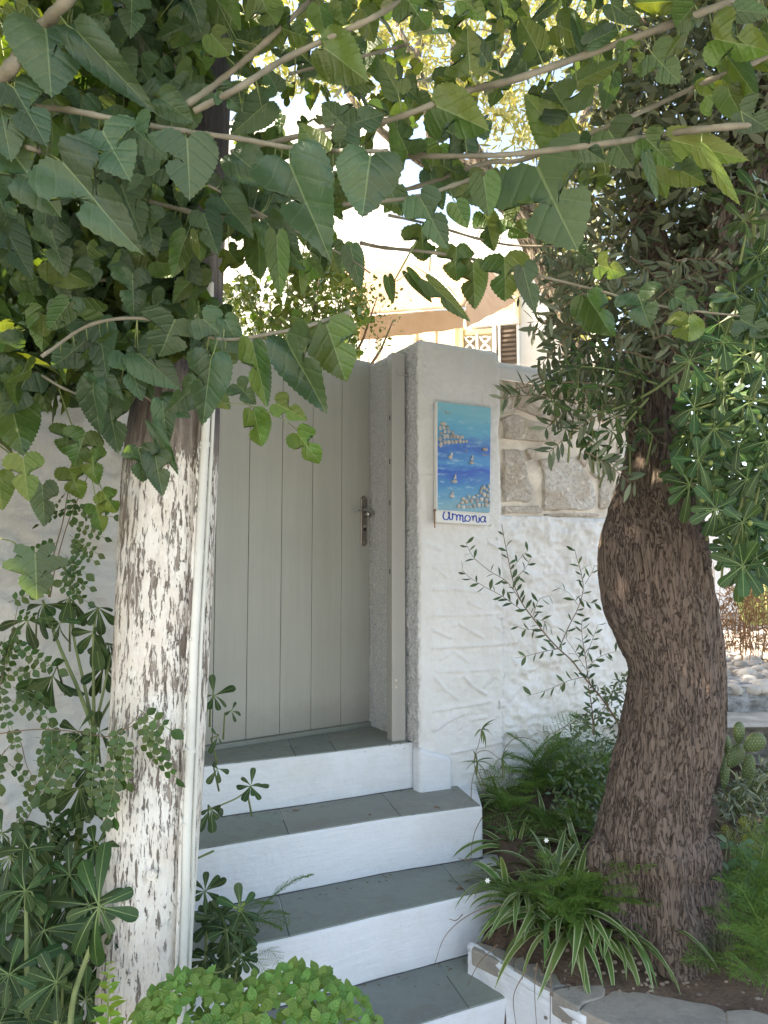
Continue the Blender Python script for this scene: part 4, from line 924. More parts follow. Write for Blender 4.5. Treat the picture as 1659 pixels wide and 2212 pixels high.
H = [ # base x,y  tip x,y  variant widthfactor under young
 (98,62,112,182,6,1.25,0),(170,70,285,200,1,.55,0),(262,22,385,190,0,.55,0),(222,284,272,374,3,1.25,0),(137,352,286,534,0,.62,0),(30,190,100,312,0,.8,0),(20,322,122,458,0,.9,0),(-10,405,22,492,0,1,0),
 (404,300,411,428,2,1.12,0),(290,280,352,334,0,1,0),(398,148,416,212,1,1,0),(348,212,418,262,0,.9,0),(478,196,522,236,3,1,0),(627,358,702,530,2,.85,0),(506,332,578,392,0,.95,0),(800,338,783,462,0,1.15,0),
 (748,276,692,222,3,1.0,0),(745,272,832,246,0,.8,0),(578,482,650,578,0,.62,0),(562,488,544,636,1,.5,1),(598,508,604,645,1,.5,1),(758,536,778,622,1,.7,0),(440,462,471,547,0,.7,0),(402,512,370,602,0,.6,1),(425,500,440,576,1,.55,1),
 (378,690,345,772,0,1.4,0),(440,690,525,762,0,.75,0),(110,498,142,592,3,.8,0),(200,515,250,566,0,1,0),(285,533,322,572,0,1,0),(288,568,346,642,0,.85,0),(146,636,138,732,0,.85,0),
 (25,868,50,990,0,.85,1),(50,990,62,1082,0,.8,1,1),(92,1048,95,1137,7,.75,0),(-5,1025,5,1102,0,.9,1,1),(76,1196,80,1298,5,1.1,0),(150,925,140,985,4,1.15,1),(184,935,160,1008,4,1,1),(196,972,206,1046,7,.85,1,1),
 (150,1012,176,1082,7,.9,1,1),(222,1062,256,1112,4,.75,1,1),(206,1092,222,1152,3,.75,1,1),(236,868,250,978,0,.75,0),(300,968,313,1043,0,.95,0),(335,985,350,1068,7,.8,0),(330,918,382,1012,1,.35,0),(350,868,362,957,1,.7,0),
 (455,778,440,907,0,.75,0),(512,830,551,872,0,.95,0),(545,740,578,882,7,.5,1),(622,738,692,879,7,.72,0),(706,702,746,828,0,.95,1),(546,886,573,972,5,.75,1,1),(598,872,663,906,3,.75,1,1),(642,936,698,1008,3,.65,1,1),(486,690,522,757,0,.7,0),
 (1229,248,1185,165,2,1.2,0),(1315,282,1364,362,3,1.1,0),(1160,360,1246,538,4,1.05,0),(1160,106,1124,38,0,.75,1),(1015,150,1008,70,3,1.25,1),(1262,102,1224,10,1,.35,0),(1270,96,1358,38,1,.5,0),(1350,92,1346,142,0,.8,1),
 (1392,125,1362,162,0,.9,1),(943,230,1062,282,0,.85,1),(1002,302,928,262,0,.95,0),(1005,300,1070,262,3,.8,0),(1216,302,1134,208,0,.75,1),(1253,312,1300,348,0,.9,0),(1452,303,1612,344,1,.5,1,1),(1515,325,1597,442,1,.28,1,1),(1396,300,1456,358,0,.8,1),
 (1396,334,1420,432,1,.3,0),(1522,210,1590,186,4,.9,1,1),(1410,118,1468,178,0,.9,0),(1545,84,1662,104,0,.9,1),(1562,108,1650,238,1,.42,1),(1600,240,1664,280,0,.9,0),(1592,22,1666,30,0,.7,0),(1045,382,1056,470,0,.85,1),
 (908,428,966,537,0,.7,0),(910,488,916,572,4,.9,1),(985,440,1010,494,0,.9,1),(1046,462,1070,545,7,.8,1),(1088,472,1142,512,3,1,1),(985,534,984,612,4,1,1),(1022,568,1026,670,7,.75,1),(1090,556,1092,653,4,.95,1),(1130,580,1156,675,7,.62,0),
 (925,608,1014,694,7,.36,1),(880,588,936,652,1,.4,1),(838,598,850,658,1,.5,1),(1270,640,1321,740,0,.8,1),(1378,636,1402,702,4,1.2,0),(1460,642,1508,668,4,.9,0),(1490,680,1482,750,5,1.1,1,1),(1540,646,1612,634,1,.3,0),(1600,690,1666,725,4,.9,0),
 (1295,573,1348,592,3,.9,1,1),(1250,544,1282,572,0,1,0),(1182,488,1178,530,0,1,1),(565,-6,602,82,0,.8,1),(600,58,672,84,3,.9,1),(690,16,702,84,0,.8,1),(735,4,742,62,0,.9,1),(700,104,802,178,0,.85,1),(720,120,760,178,0,.8,1),(600,198,575,150,7,.8,0),
 (455,72,505,128,0,.7,1),(410,96,462,168,0,.7,1),(466,-4,522,68,0,.8,1),(430,-6,472,52,0,.7,0),(860,200,820,130,0,.8,1),(880,330,850,260,7,.9,1),(1050,130,1010,60,1,.6,0),(1500,10,1450,70,2,.8,1),(1320,8,1380,52,0,.7,0),(820,360,870,470,3,.8,1),(690,330,650,270,0,.8,1),
 (330,120,290,40,6,.9,0),(330,30,250,-20,0,.9,0),(60,10,10,60,0,1,1),(880,0,930,70,0,.8,1),(1000,0,1050,40,3,.9,1),(0,230,20,330,6,1,0),(480,430,540,500,0,.8,0),(660,560,700,610,7,.7,1),(395,560,420,640,0,.9,0)]
for h in H:
    bx, by, tx, ty, v, wf, un = h[:7]; v = R.choice((0, 2, 3, 6, 4)) if v == 0 and wf > .6 else v; yg = h[7] if len(h) > 7 else 0
    mleaf(bx, by, tx, ty, v, wf, un, young_backlit=yg)
# leaves of the left-hand mass and looser ones along the top
massP = [(-40, -40), (470, -40), (480, 130), (400, 300), (430, 450), (480, 640), (500, 760), (440, 860), (330, 880), (250, 830), (130, 830), (60, 850), (-40, 900)]
fill = []
for k in range(150):
    x, y = rpoly(massP); Y = R.uniform(1.75, 2.02)
    if x < 105 and y < 250: continue
    a = R.gauss(1.45, .65); L_ = R.uniform(65, 120) * 1.75 / Y
    fill.append((x, y, x + math.cos(a) * L_, y + math.sin(a) * L_, R.choice((5, 3, 1, 2, 6, 3, 4, 4)), R.uniform(.65, 1.0), R.random() < .3, Y))
topP = [(480, -20), (1680, -20), (1680, 330), (1300, 400), (900, 420), (650, 470), (480, 560)]
for k in range(56):
    x, y = rpoly(topP); Y = R.uniform(1.8, 2.2); a = R.gauss(1.2, 1.0); L_ = R.uniform(60, 100)
    fill.append((x, y, x + math.cos(a) * L_, y + math.sin(a) * L_, R.choice((0, 3, 1, 4, 7)), R.uniform(.6, 1.0), R.random() < .6, Y))
for k in range(22):
    x, y = rpoly([(480, 380), (860, 380), (860, 470), (700, 560), (600, 590), (480, 560)]); a = R.gauss(1.4, .5); L_ = R.uniform(45, 80); fill.append((x, y, x + math.cos(a) * L_, y + math.sin(a) * L_, R.choice((4, 7, 3, 5)), .85, R.random() < .5, R.uniform(1.85, 2.1)))
for k in range(22):
    x, y = R.uniform(-50, 105), R.uniform(-20, 235); a = R.gauss(1.5, .5); fill.append((x, y, x + math.cos(a) * 75, y + math.sin(a) * 75, R.choice((0, 3, 2, 6)), .9, True, R.uniform(1.98, 2.12)))  # upper left corner leaves, backlight painted in by the yellower material
for x, y, tx, ty, v, wf, un, Y in fill: mleaf(x, y, tx, ty, v, wf, un, dY=Y, roll=R.uniform(-30, 30), young_backlit=(x < 110 and y < 240 and Y > 1.97))
o = pet.mk('leaf_stalks', m_gtwig, mb, smooth=True); o['kind'] = 'stuff'
Ms = []
def lowleaf(b_, L_=.14, n_=None, dwn=-.7): 
    return frame(b_, b_ + rdir(dwn) * L_ * R.uniform(.7, 1.15), n_ or rdir(.6), 0, R.uniform(.7, 1))
for k in range(900):          # behind the front leaves of the left mass
    x, y = rpoly([(-60, -60), (430, -60), (400, 300), (420, 700), (300, 830), (-60, 860)])
    if x < 110 and y < 260: continue
    Y = R.uniform(2.0, 2.5); 
    if x > 270 and Y > 2.05: Y = R.uniform(1.95, 2.1)
    Ms.append(lowleaf(at(x, y, Y), .12))
for k in range(3700):         # unseen crown leaves added beyond the left edge to block the sun
    p = Vector((R.uniform(-3.4, -1.25), R.uniform(.2, 3.75), R.uniform(1.7, 5.2)))
    if 1.9 < p.y < 2.2 and p.z + (p.x + 1.05) * .925 > 2.75: continue  # gap shaped in the added crown so sun reaches the corner leaves
    Ms.append(lowleaf(p, .16))
k = 0
while k < 3900:               # unseen leaves added overhead to keep the sun off the foreground
    p = Vector((R.uniform(-1.8, 2.4), R.uniform(.6, 3.9), R.uniform(2.9, 5.6)))
    if p.z < EYE + p.y * .80 + .22 or (1.9 < p.y < 2.2 and p.x < -.6): continue  # gap left in the added canopy for the sun
    k += 1; Ms.append(lowleaf(p, .16))
for k in range(500):          # sunlit leaves behind, upper left
    x, y = rpoly([(-60, -60), (330, -60), (330, 300), (200, 480), (-60, 520)]); Ms.append(lowleaf(at(x, y, R.uniform(3.2, 4.2)), .14))
for k in range(240):
    x, y = rpoly([(-40, 330), (440, 330), (470, 640), (440, 780), (240, 800), (-40, 820)]); Ms.append(lowleaf(at(x, y, R.uniform(1.85, 2.08)), .09))
for k in range(190):
    x, y = rpoly([(480, -40), (1500, -40), (1300, 200), (900, 300), (480, 350)]); Ms.append(lowleaf(at(x, y, R.uniform(2.2, 3.0)), .10))
bulk('foliage', MLlow, Ms, m_mul, parent=mb)
MB().tube(cr([Vector((-1.75, 1.35, 0)), Vector((-1.7, 1.4, 1.0)), Vector((-1.5, 1.45, 1.9)), at(-60, 230, 1.45)], 6), list(np.linspace(.11, .02, 19)), 14).mk('trunk', m_mbr, mb, smooth=True)
# ================================================================ PITTOSPORUM (left of the pole and right edge)
def whorl(c, axis, L, n, out, tilt=(50, 85), droop=0, jit=.25, wf=(.9, 1.15)):
    axis = axis.normalized(); x = axis.orthogonal().normalized(); y = axis.cross(x); a0 = R.uniform(0, 6.28)
    for k in range(n):
        a = a0 + 2 * math.pi * k / n * 1.0 + R.uniform(-.25, .25); t = rad(R.uniform(*tilt)); rd = x * math.cos(a) + y * math.sin(a)
        d = axis * math.cos(t) + rd * math.sin(t) + Vector((0, 0, -droop)) + rdir() * jit * .3
        d.normalize(); l = L * R.uniform(.6, 1.15)
        out.append((frame(c, c + d * l, axis * .9 + Vector((0, -.2, .5)) - rd * .15, 0, R.uniform(*wf))))
def pshrub(name, label, loc, specs, nparts, bulkspec, stems, cat='shrub', berries=()):
    t = thing(name, label, cat, loc); Ms = []
    st = MB()
    for px, py, Y, rpx, n, ax, dr in specs:
        c = at(px, py, Y); whorl(c, Vector(ax), rpx * Y / F, n, Ms, droop=dr)
        p1 = c - Vector(ax).normalized() * .03; st.tube([c, p1, p1 + Vector((R.uniform(-.02, .02), .04, -.09))], [.0022, .0026, .0035], 6)
    for M in Ms[:nparts]: piece('leaf', R.choice(PITm), t, M @ Matrix.Diagonal((1, 1, R.choice((.3, 1, 1.6, 2.2)), 1)))
    rest = Ms[nparts:]
    for f in bulkspec:
        c, ax, L, n, dr = f; whorl(c, ax, L, n, rest, droop=dr)
    if rest: bulk('foliage', PIT, rest, m_pit, parent=t)
    st.mk('twigs', m_gtwig, t, smooth=True)['kind'] = 'stuff'
    for pts, Y, r0, r1 in stems:
        P = [at(x, y, Y) for x, y in pts]; P = [Vector(p) for p in cr(P, 5)] if len(P) > 2 else P
        MB().tube(P, list(np.linspace(r0, r1, len(P))), 8).mk('stem', m_gtwig, t, smooth=True)
    for x, y, Y in berries:
        v, f = sph(.007, .007, .008, 9, 6); mk('berry', [at(x, y, Y) + Vector(p) for p in v], f, m_berry, t, smooth=True)
    return t
cf = (-.1, -1, .45)
# tall stemmed shrub beside the wall
sp = [(114,1460,2.3,88,8,(-.2,-.5,-.9),.5),(95,1305,2.35,62,7,(-.3,-.6,.3),.9),(150,1292,2.35,50,6,(.1,-.5,.5),1.0),(212,1312,2.35,50,6,(.2,-.6,.5),.9),(204,1365,2.35,75,8,(-.3,-.8,-.2),.7),(130,1345,2.3,48,5,(-.5,-.6,0),.6),
 (235,1390,2.4,60,6,(.4,-.4,0),.8),(225,1440,2.4,60,5,(.3,-.5,0),.8),(172,1700,2.25,92,7,(-.2,-.6,-.3),.8),(190,1655,2.3,60,5,(.3,-.5,0),.7),(170,1580,2.3,55,6,(-.5,-.6,.2),.3),(215,1580,2.35,50,5,(.3,-.5,.4),.3),(60,1340,2.4,60,5,(-.3,-.5,0),.8)]
pshrub('tall_pittosporum', 'dark leggy shrub with drooping paddle leaves on bare stems against the old wall', tuple(atz(180, 2050, .06) if False else at(170, 1900, 2.35)), sp, 999, [],
 [([(198,1565),(165,1480),(130,1400),(92,1296)], 2.35, .007, .004), ([(200,1565),(180,1470),(160,1380),(150,1288)], 2.37, .006, .003), ([(203,1565),(202,1470),(203,1361),(211,1311)], 2.35, .006, .003), ([(206,1565),(222,1500),(240,1410)], 2.36, .005, .003),
  ([(208,1570),(235,1520),(262,1480)], 2.4, .005, .003), ([(204,1560),(196,1640),(184,1690),(172,1780),(160,1950),(150,2200)], 2.36, .009, .014)], cat='shrub')
# low whorled shrub in front
sp = [(55,1925,1.95,72,9,cf,.1),(214,1958,1.75,92,8,(.1,-1,.25),.1),(20,2105,1.9,80,9,cf,.1),(122,2122,1.85,68,10,cf,.1),(62,1835,2.0,58,7,cf,.2),(150,1890,2.05,60,8,(0,-.8,.8),.1),(205,1830,2.1,56,7,(0,-.6,.9),.1),(95,2010,2.0,70,8,cf,.2),
 (165,2040,2.05,62,8,cf,.2),(185,2160,2.0,62,7,cf,.2),(60,2190,1.95,66,8,cf,.2),(10,1990,2.05,66,8,cf,.2),(5,1800,2.1,60,7,(-.2,-.8,.7),.2),(130,2215,1.9,60,8,cf,.1),(250,2000,2.1,44,6,cf,.3),(0,2210,1.9,60,7,cf,.2),(105,1790,2.15,52,7,(0,-.4,.9),.1)]
bk = [(at(R.uniform(-40, 225), R.uniform(1850, 2260), R.uniform(2.05, 2.3)), Vector((R.uniform(-.5, .5), -.8, R.uniform(0, .8))), .09, 7, .3) for _ in range(60)]
pshrub('low_pittosporum', 'low glossy shrub with whorls of paddle leaves at the foot of the white pole', tuple(at(100, 2230, 2.1)), sp, 160, bk, [([(150,2260),(160,2150),(205,2020),(214,1962)], 1.85, .008, .004), ([(60,2260),(58,2050),(55,1930)], 2.0, .008, .004), ([(122,2260),(122,2130)], 1.9, .007, .004)])
# small sprigs showing between pole and steps
sp = [(462,1503,2.5,44,6,(.4,-.5,.5),.35),(500,1535,2.5,30,4,(.7,-.4,.3),.3),(542,1698,2.45,38,8,(.5,-.6,.6),.1),(455,1745,2.4,46,6,(.3,-.6,0),.6),(470,1660,2.45,34,4,(.4,-.5,-.1),.6),(443,1925,2.3,46,8,(.2,-.8,.7),.1),(490,2008,2.25,50,8,(.3,-.8,.5),.2),(520,1968,2.25,48,7,(.3,-.7,.7),.1),
 (520,2064,2.22,34,7,(.3,-.7,.6),.1),(460,1985,2.3,46,6,(.2,-.7,.3),.4),(470,1590,2.5,30,4,(.5,-.3,.2),.4)]
bk = [(at(R.uniform(440, 540), R.uniform(1960, 2110), R.uniform(2.3, 2.42)), Vector((R.uniform(-.5, .5), -.8, R.uniform(0, .8))), .055, 7, .4) for _ in range(16)]
t_ = pshrub('stairside_pittosporum', 'small pittosporum with whorled leaves and a yellow green shoot between pole and steps', tuple(at(450, 2120, 2.35)), sp, 999, bk,
 [([(432,1758),(480,1738),(515,1722),(542,1700)], 2.45, .0025, .002), ([(425,1855),(440,1848),(462,1838)], 2.4, .003, .0035), ([(440,2160),(445,2050),(442,1930)], 2.32, .006, .003), ([(436,1560),(450,1530),(462,1505)], 2.5, .003, .002), ([(470,2130),(500,2060),(515,1975)], 2.3, .005, .003), ([(455,2100),(480,2098),(520,2070)], 2.25, .003, .002)])
Ms = []; whorl(at(518, 1962, 2.21), Vector((.2, -.9, .6)), .018, 6, Ms)
for M in Ms: o = piece('young_leaf', mesh('young_leaf', *PIT[2][:2], m_pitf, uv=PIT[2][2]), t_, M)
# big pittosporum at the right edge
PR = [(1490, 900), (1540, 760), (1560, 640), (1600, 560), (1680, 480), (1690, 1200), (1640, 1270), (1570, 1200), (1560, 1110), (1500, 1040), (1450, 1020)]
sp = []
for x, y in [(1600,470),(1640,430),(1655,560),(1590,640),(1630,690),(1560,730),(1610,770),(1655,800),(1520,800),(1570,850),(1625,880),(1500,880),(1540,920),(1600,950),(1650,960),(1510,985),(1555,1010),(1610,1040),(1660,1060),(1480,1040),(1545,1090),(1600,1120),(1645,1130),(1580,1180),(1640,1200),(1475,940),(1600,1215),(1560,950),(1490,780),(1655,1000)]:
    sp.append((x + R.uniform(-10, 10), y + R.uniform(-10, 10), R.uniform(2.0, 2.2), R.uniform(48, 66), R.choice((7, 8, 9)), (R.uniform(-.9, .0), -1, R.uniform(-.3, .6)), .15))
R.shuffle(sp)
bk = []
for _ in range(170):
    x, y = rpoly(PR); bk.append((at(x, y, R.uniform(2.15, 2.6)), Vector((R.uniform(-.8, .4), -.9, R.uniform(-.2, .8))), R.uniform(.06, .08), 7, .2))
for _ in range(150):
    bk.append((Vector((R.uniform(1.15, 2.4), R.uniform(1.9, 3.0), R.uniform(1.7, 3.6))), rdir(), .08, 7, .2))
pb = pshrub('large_pittosporum', 'dense glossy shrub with whorled leaves and green berries hanging in at the right edge', tuple(atz(1850, 2100, .3)), sp, 270, bk,
  [([(1700,880),(1600,860),(1500,885)], 2.2, .006, .003), ([(1700,1020),(1620,1010),(1500,1035)], 2.2, .006, .003), ([(1700,780),(1640,760),(1560,735)], 2.2, .006, .003), ([(1690,1150),(1640,1140),(1590,1175)], 2.2, .005, .003), ([(1900,2100),(1880,1500),(1800,1000),(1720,700)], 2.5, .03, .015)],
  berries=[(1572,915,2.05),(1560,980,2.03),(1620,1130,2.0),(1640,900,2.0),(1535,1000,2.05),(1518,1080,2.08),(1612,740,2.0)])
# leafy branch reaching left in front of the stone band (belongs to the same shrub family, darker small paddles)
sp = []
for x, y in [(1235,795),(1210,830),(1195,870),(1228,880),(1250,840),(1270,880),(1222,925),(1255,930),(1290,960),(1310,985),(1290,840),(1330,900),(1280,800),(1330,820),(1245,760),(1300,760),(1370,880),(1350,960),(1265,965),(1320,930),(1215,800),(1400,930),(1380,800)]:
    sp.append((x, y, R.uniform(2.38, 2.5), R.uniform(28, 40), R.choice((6, 7)), (R.uniform(-1, -.3), -.7, R.uniform(-.5, .5)), .2))
pshrub('hanging_pittosporum', 'dark small leaved branch hanging over the rubble stone band beside the olive trunk', tuple(at(1420, 800, 2.6)), sp, 999, [], [([(1480,790),(1400,850),(1300,890),(1200,880)], 2.5, .006, .002), ([(1420,830),(1330,800),(1240,790)], 2.48, .004, .002), ([(1400,860),(1340,930),(1300,985)], 2.48, .004, .002)], cat='branch')
# ================================================================ CLIMBING ROSETTE-LEAVED TWIGS (left)
def sprig(n, L=.11, sz=.022, mt=m_small, sd=0):
    rr_ = random.Random(sd); k = MB(); P = [Vector((0, L * i / n, -.10 * L * (i / n) ** 2 * 4 * .5)) for i in range(n + 1)]; k.tube(P, [.0009] * (n + 1), 4, m=1)
    for i in range(1, n + 1):
        sides = (-1, 1) if i < n else (0,)
        for s in sides:
            b_ = P[i]; d = Vector((s * 1.0, .35, rr_.uniform(-.3, .2))) if s else Vector((0, 1, -.1)); M = frame(b_, b_ + d.normalized() * sz * rr_.uniform(.8, 1.2) * (1.35 if s == 0 else 1), Vector((rr_.uniform(-.3, .3), 0, 1)), 0, 1)
            A_ = np.array(M); v = np.array([tuple(q) for q in RND[0]]) @ A_[:3, :3].T + A_[:3, 3]; k.add(v.tolist(), RND[1], RND[2], 0)
    return k.mesh('leafy_sprig', [mt, m_gtwig], smooth=True)
SPR = [sprig(n, L, sd=i) for i, (n, L) in enumerate(((3, .06), (4, .085), (5, .11), (6, .125)))]
def climber(name, label, loc, twigs, sprs, Y0, size=1):
    t = thing(name, label, 'climber', loc)
    for pts, Y, r in twigs:
        P = [at(x, y, Y) for x, y in pts]; P = [Vector(p) for p in cr(P, 5)] if len(P) > 2 else P
        MB().tube(P, list(np.linspace(r, r * .5, len(P))), 6).mk('stem', m_twig, t, smooth=True)
    for x, y, a, Y in sprs:
        b_ = at(x, y, Y); d = Vector((math.cos(a), R.uniform(-.3, .1), -math.sin(a))); M = frame(b_, b_ + d, Vector((R.uniform(-.5, .5), -1, .3)), R.uniform(-25, 25), 1)
        piece('leafy_sprig', R.choice(SPR), t, M @ Matrix.Scale(size * R.uniform(.85, 1.15), 4))
    return t
sprs = []
for x, y in [(150,1590),(175,1600),(195,1570),(215,1590),(235,1600),(250,1575),(265,1590),(180,1640),(205,1650),(225,1660),(245,1640),(262,1650),(160,1620),(190,1690),(215,1700),(250,1690),(285,1560),(300,1545),(310,1570),(305,1605),(275,1600)]:
    sprs.append((x, y - 12, R.gauss(1.5, .35) if x < 270 else R.gauss(1.3, .6), 2.0))
climber('green_rambler', 'bright green rambling twig with round leaflets crossing the middle of the white pole', tuple(at(180, 1600, 2.0)), [([(-10,1586),(60,1577),(112,1576),(174,1582),(240,1590),(290,1555),(300,1530)], 2.0, .0018), ([(240,1590),(270,1575),(318,1560),(345,1580)], 2.0, .0012)], sprs, 2.0)
sprs = []
for k in range(18):
    x = R.uniform(-5, 120); y = R.uniform(1590, 1800); sprs.append((x, y, R.uniform(-.5, 2.6), R.uniform(2.1, 2.25)))
for k in range(14): sprs.append((R.uniform(-10, 45), R.uniform(1295, 1520), R.uniform(-.5, 2.2), 2.25))
for x, y in [(112,1560),(100,1545),(125,1585),(90,1600),(25,1565)]: sprs.append((x, y, 1.4, 2.1))
climber('dark_rambler', 'tangled dark rambler with small round leaflets along the lower left edge', tuple(at(10, 1700, 2.2)), [([(0,1800),(50,1780),(95,1700),(130,1690)], 2.15, .0015), ([(-5,1640),(40,1600),(60,1660),(100,1720)], 2.15, .0015), ([(-5,1500),(20,1400),(40,1300)], 2.25, .0015), ([(60,1700),(110,1685),(140,1690)], 2.15, .001)], sprs, 2.1)
sprs = []
for x, y, a in [(165,1100,.2),(158,1130,.5),(150,1155,.6),(148,1180,.5),(140,1200,.7),(130,1215,.6),(128,1240,.4),(150,1100,2.8),(128,1170,2.8),(160,1080,1.6),(150,1070,1.2),(145,1060,2.2),(165,1085,1.0),(135,1225,1.0),(125,1260,.5),(145,1205,.9),(152,1165,.8)]:
    sprs.append((x, y, a, 2.25))
climber('hanging_rambler', 'thin dark twin stems with tiny leaflets rising against the old wall', tuple(at(110, 1220, 2.3)), [([(105,1290),(112,1215),(135,1130),(150,1050),(170,990)], 2.28, .0022), ([(108,1290),(122,1215),(150,1120),(185,1040),(200,985)], 2.28, .002)], sprs, 2.25, .85)
# lime green sprig in front of the pole
t = thing('lime_sprig', 'small lime green leafy shoot in front of the base of the pole', 'seedling', tuple(at(232, 2260, 1.75)))
P = [at(232, 2260, 1.75), at(233, 2180, 1.75), at(236, 2120, 1.75), at(234, 2075, 1.75)]; MB().tube(P, [.0022, .002, .0015, .001], 6).mk('stem', m_gtwig, t, smooth=True)
mlime = mesh('leaf', OV[0], OV[1], m_lime, uv=OV[2])
for i in range(26):
    y = 2080 + i * 6.2; b_ = at(235, y, 1.75); a = i * 2.4; d = Vector((math.cos(a), math.sin(a) * .6, .35)).normalized(); piece('leaf', mlime, t, frame(b_, b_ + d * (.012 + .0016 * min(i, 16)), Vector((0, -.4, 1)), 0, 1.1))
# ================================================================ BASIL
bp = at(560, 2200, 1.80); bc = Vector((bp.x, 1.80, .515))
t = thing('basil_plant', 'bushy bright green basil filling the bottom edge in its clay pot', 'potted plant', (bc.x, bc.y, 0))
Ms = []; under_ = []
def basil_ros(c, ax, L):
    ax = ax.normalized(); x = ax.orthogonal().normalized(); x = Quaternion(ax, R.uniform(0, 6.28)) @ x; y = ax.cross(x)
    for pair, (l, tl, h) in enumerate(((L, 82, 0), (L * .78, 62, .006), (L * .38, 32, .010))):
        e = x if pair % 2 == 0 else y
        for s in (-1, 1):
            d = ax * math.cos(rad(tl)) + e * s * math.sin(rad(tl)) + rdir() * .2; b_ = c + ax * h
            Ms.append((frame(b_, b_ + d.normalized() * l * R.uniform(.85, 1.1), ax - e * s * .2, 0, R.uniform(1, 1.2)), 0))
domes = [(Vector((-.155, .02, .0)), .135, .165), (Vector((.075, .0, -.01)), .195, .185), (Vector((.20, -.02, -.05)), .10, .14), (Vector((-.02, -.06, -.02)), .16, .15)]
cents = []
for dc, rx, rz in domes:
    for k in range(260):
        d = rdir(.35); 
        if d.z < -.1: continue
        p = bc + dc + Vector((d.x * rx, d.y * rx * .9, d.z * rz))
        inside = any(((p.x - bc.x - q.x) / a) ** 2 + ((p.y - bc.y - q.y) / (a * .9)) ** 2 + ((p.z - bc.z - q.z) / b) ** 2 < .88 for q, a, b in domes)
        if inside or any((p - c).length < .030 for c, _ in cents): continue
        cents.append((p, d))
cents.sort(key=lambda c: c[0].y - c[0].z * .3)
for p, d in cents: basil_ros(p + rdir() * .006, (d * .6 + Vector((0, -.75, .62))), R.uniform(.034, .044))
vis = [m for m, _ in Ms]
for M in vis[:300]: piece('leaf', R.choice(BASm), t, M)
rest = vis[300:]
for k in range(600):
    dc, rx, rz = R.choice(domes); d = rdir(.1); f = R.uniform(.5, .8); p = bc + dc + Vector((d.x * rx * f, d.y * rx * f * .9, d.z * rz * f)); rest.append(frame(p, p + (d + rdir() * .8).normalized() * .03, d, 0, 1))
bulk('foliage', BAS, rest, m_basil, parent=t)
m_clay = simple('terracotta', (.42, .19, .11), .85, 60, .001, .15)
k = MB(); ring = [(.11, .0), (.125, .02), (.165, .27), (.175, .275), (.178, .32), (.165, .32), (.16, .28), (.0, .27)]; n = 28; V = [(bc.x + r * math.cos(6.283 * j / n), bc.y + r * math.sin(6.283 * j / n), z) for r, z in [(r, z + .085) for r, z in ring] for j in range(n)]
mk('clay_pot', V, [(i * n + j, i * n + (j + 1) % n, (i + 1) * n + (j + 1) % n, (i + 1) * n + j) for i in range(len(ring) - 1) for j in range(n)], m_clay, t, smooth=True)
# ================================================================ SPIDER PLANTS
def blade(L, w, arch, tw=0, n=11, mt=None, fold=.25):
    V = []; uv = []; Fc = []
    P = []; p = Vector((0, 0, 0)); a = rad(arch[0])
    for i in range(n + 1): P.append(p.copy()); t_ = i / n; a = rad(arch[0] + (arch[1] - arch[0]) * t_ ** 1.15); p = p + Vector((0, math.cos(a), math.sin(a))) * (L / n)
    for i, p in enumerate(P):
        t_ = i / n; ww = w * (min(1, .55 + t_ * 2.2)) * (1 - max(0, (t_ - .45) / .55) ** 1.6) + .0004
        for s in (-1, -.62, 0, .62, 1): V.append((s * ww + tw * t_ * t_, p.y, p.z + abs(s) * ww * fold)); uv.append((s, t_))
    for i in range(n):
        for s in range(4): q = i * 5 + s; Fc.append((q, q + 1, q + 6, q + 5))
    return mesh('blade', V, Fc, mt or m_spider, uv=uv)
BL = [blade(L, w, a, tw) for L, w, a, tw in ((.34, .0125, (75, -75), .02), (.40, .013, (65, -60), -.03), (.30, .012, (60, -50), .01), (.26, .011, (80, -20), .02), (.36, .013, (50, -70), -.02), (.22, .010, (55, -40), 0), (.30, .0125, (88, 30), .01), (.42, .0135, (45, -65), .04))]
BLG = [blade(L, w, a, tw, mt=m_spiderg) for L, w, a, tw in ((.34, .008, (75, -60), .02), (.28, .008, (60, -40), -.02), (.38, .0085, (50, -60), .02))]
def spiderplant(label, tufts, flowers=()):
    c0 = atz(*tufts[0][:3]); t = thing('spider_plant', label, 'spider plant', tuple(c0))
    for px, py, z, n, sc, (a0, a1) in tufts:
        c = atz(px, py, z)
        for k in range(n):
            az = rad(R.uniform(a0, a1)); b_ = c + Vector((R.uniform(-.03, .03), R.uniform(-.03, .03), 0))
            sc_ = sc * 1.0; M = Matrix.Translation(b_) @ Matrix.Rotation(az - math.pi / 2, 4, 'Z') @ Matrix.Rotation(rad(R.uniform(-8, 12)), 4, 'X') @ Matrix.Rotation(rad(R.uniform(-25, 25)), 4, 'Y') @ Matrix.Scale(sc_ * R.uniform(.75, 1.15), 4) @ Matrix.Diagonal((1.25, 1, 1, 1))
            piece('blade', R.choice(BL) if R.random() < .8 else R.choice(BLG), t, M)
    for x, y, Y in flowers:
        c = at(x, y, Y)
        k = MB()
        for i in range(6):
            a = i * 1.047; d = Vector((math.cos(a), -.25, math.sin(a))) * .010; s_ = Vector((-math.sin(a), 0, math.cos(a))) * .0024; k.add([c, c + d * .5 + s_, c + d, c + d * .5 - s_], [(0, 1, 2, 3)])
        k.mk('flower', m_flower, t)
    return t
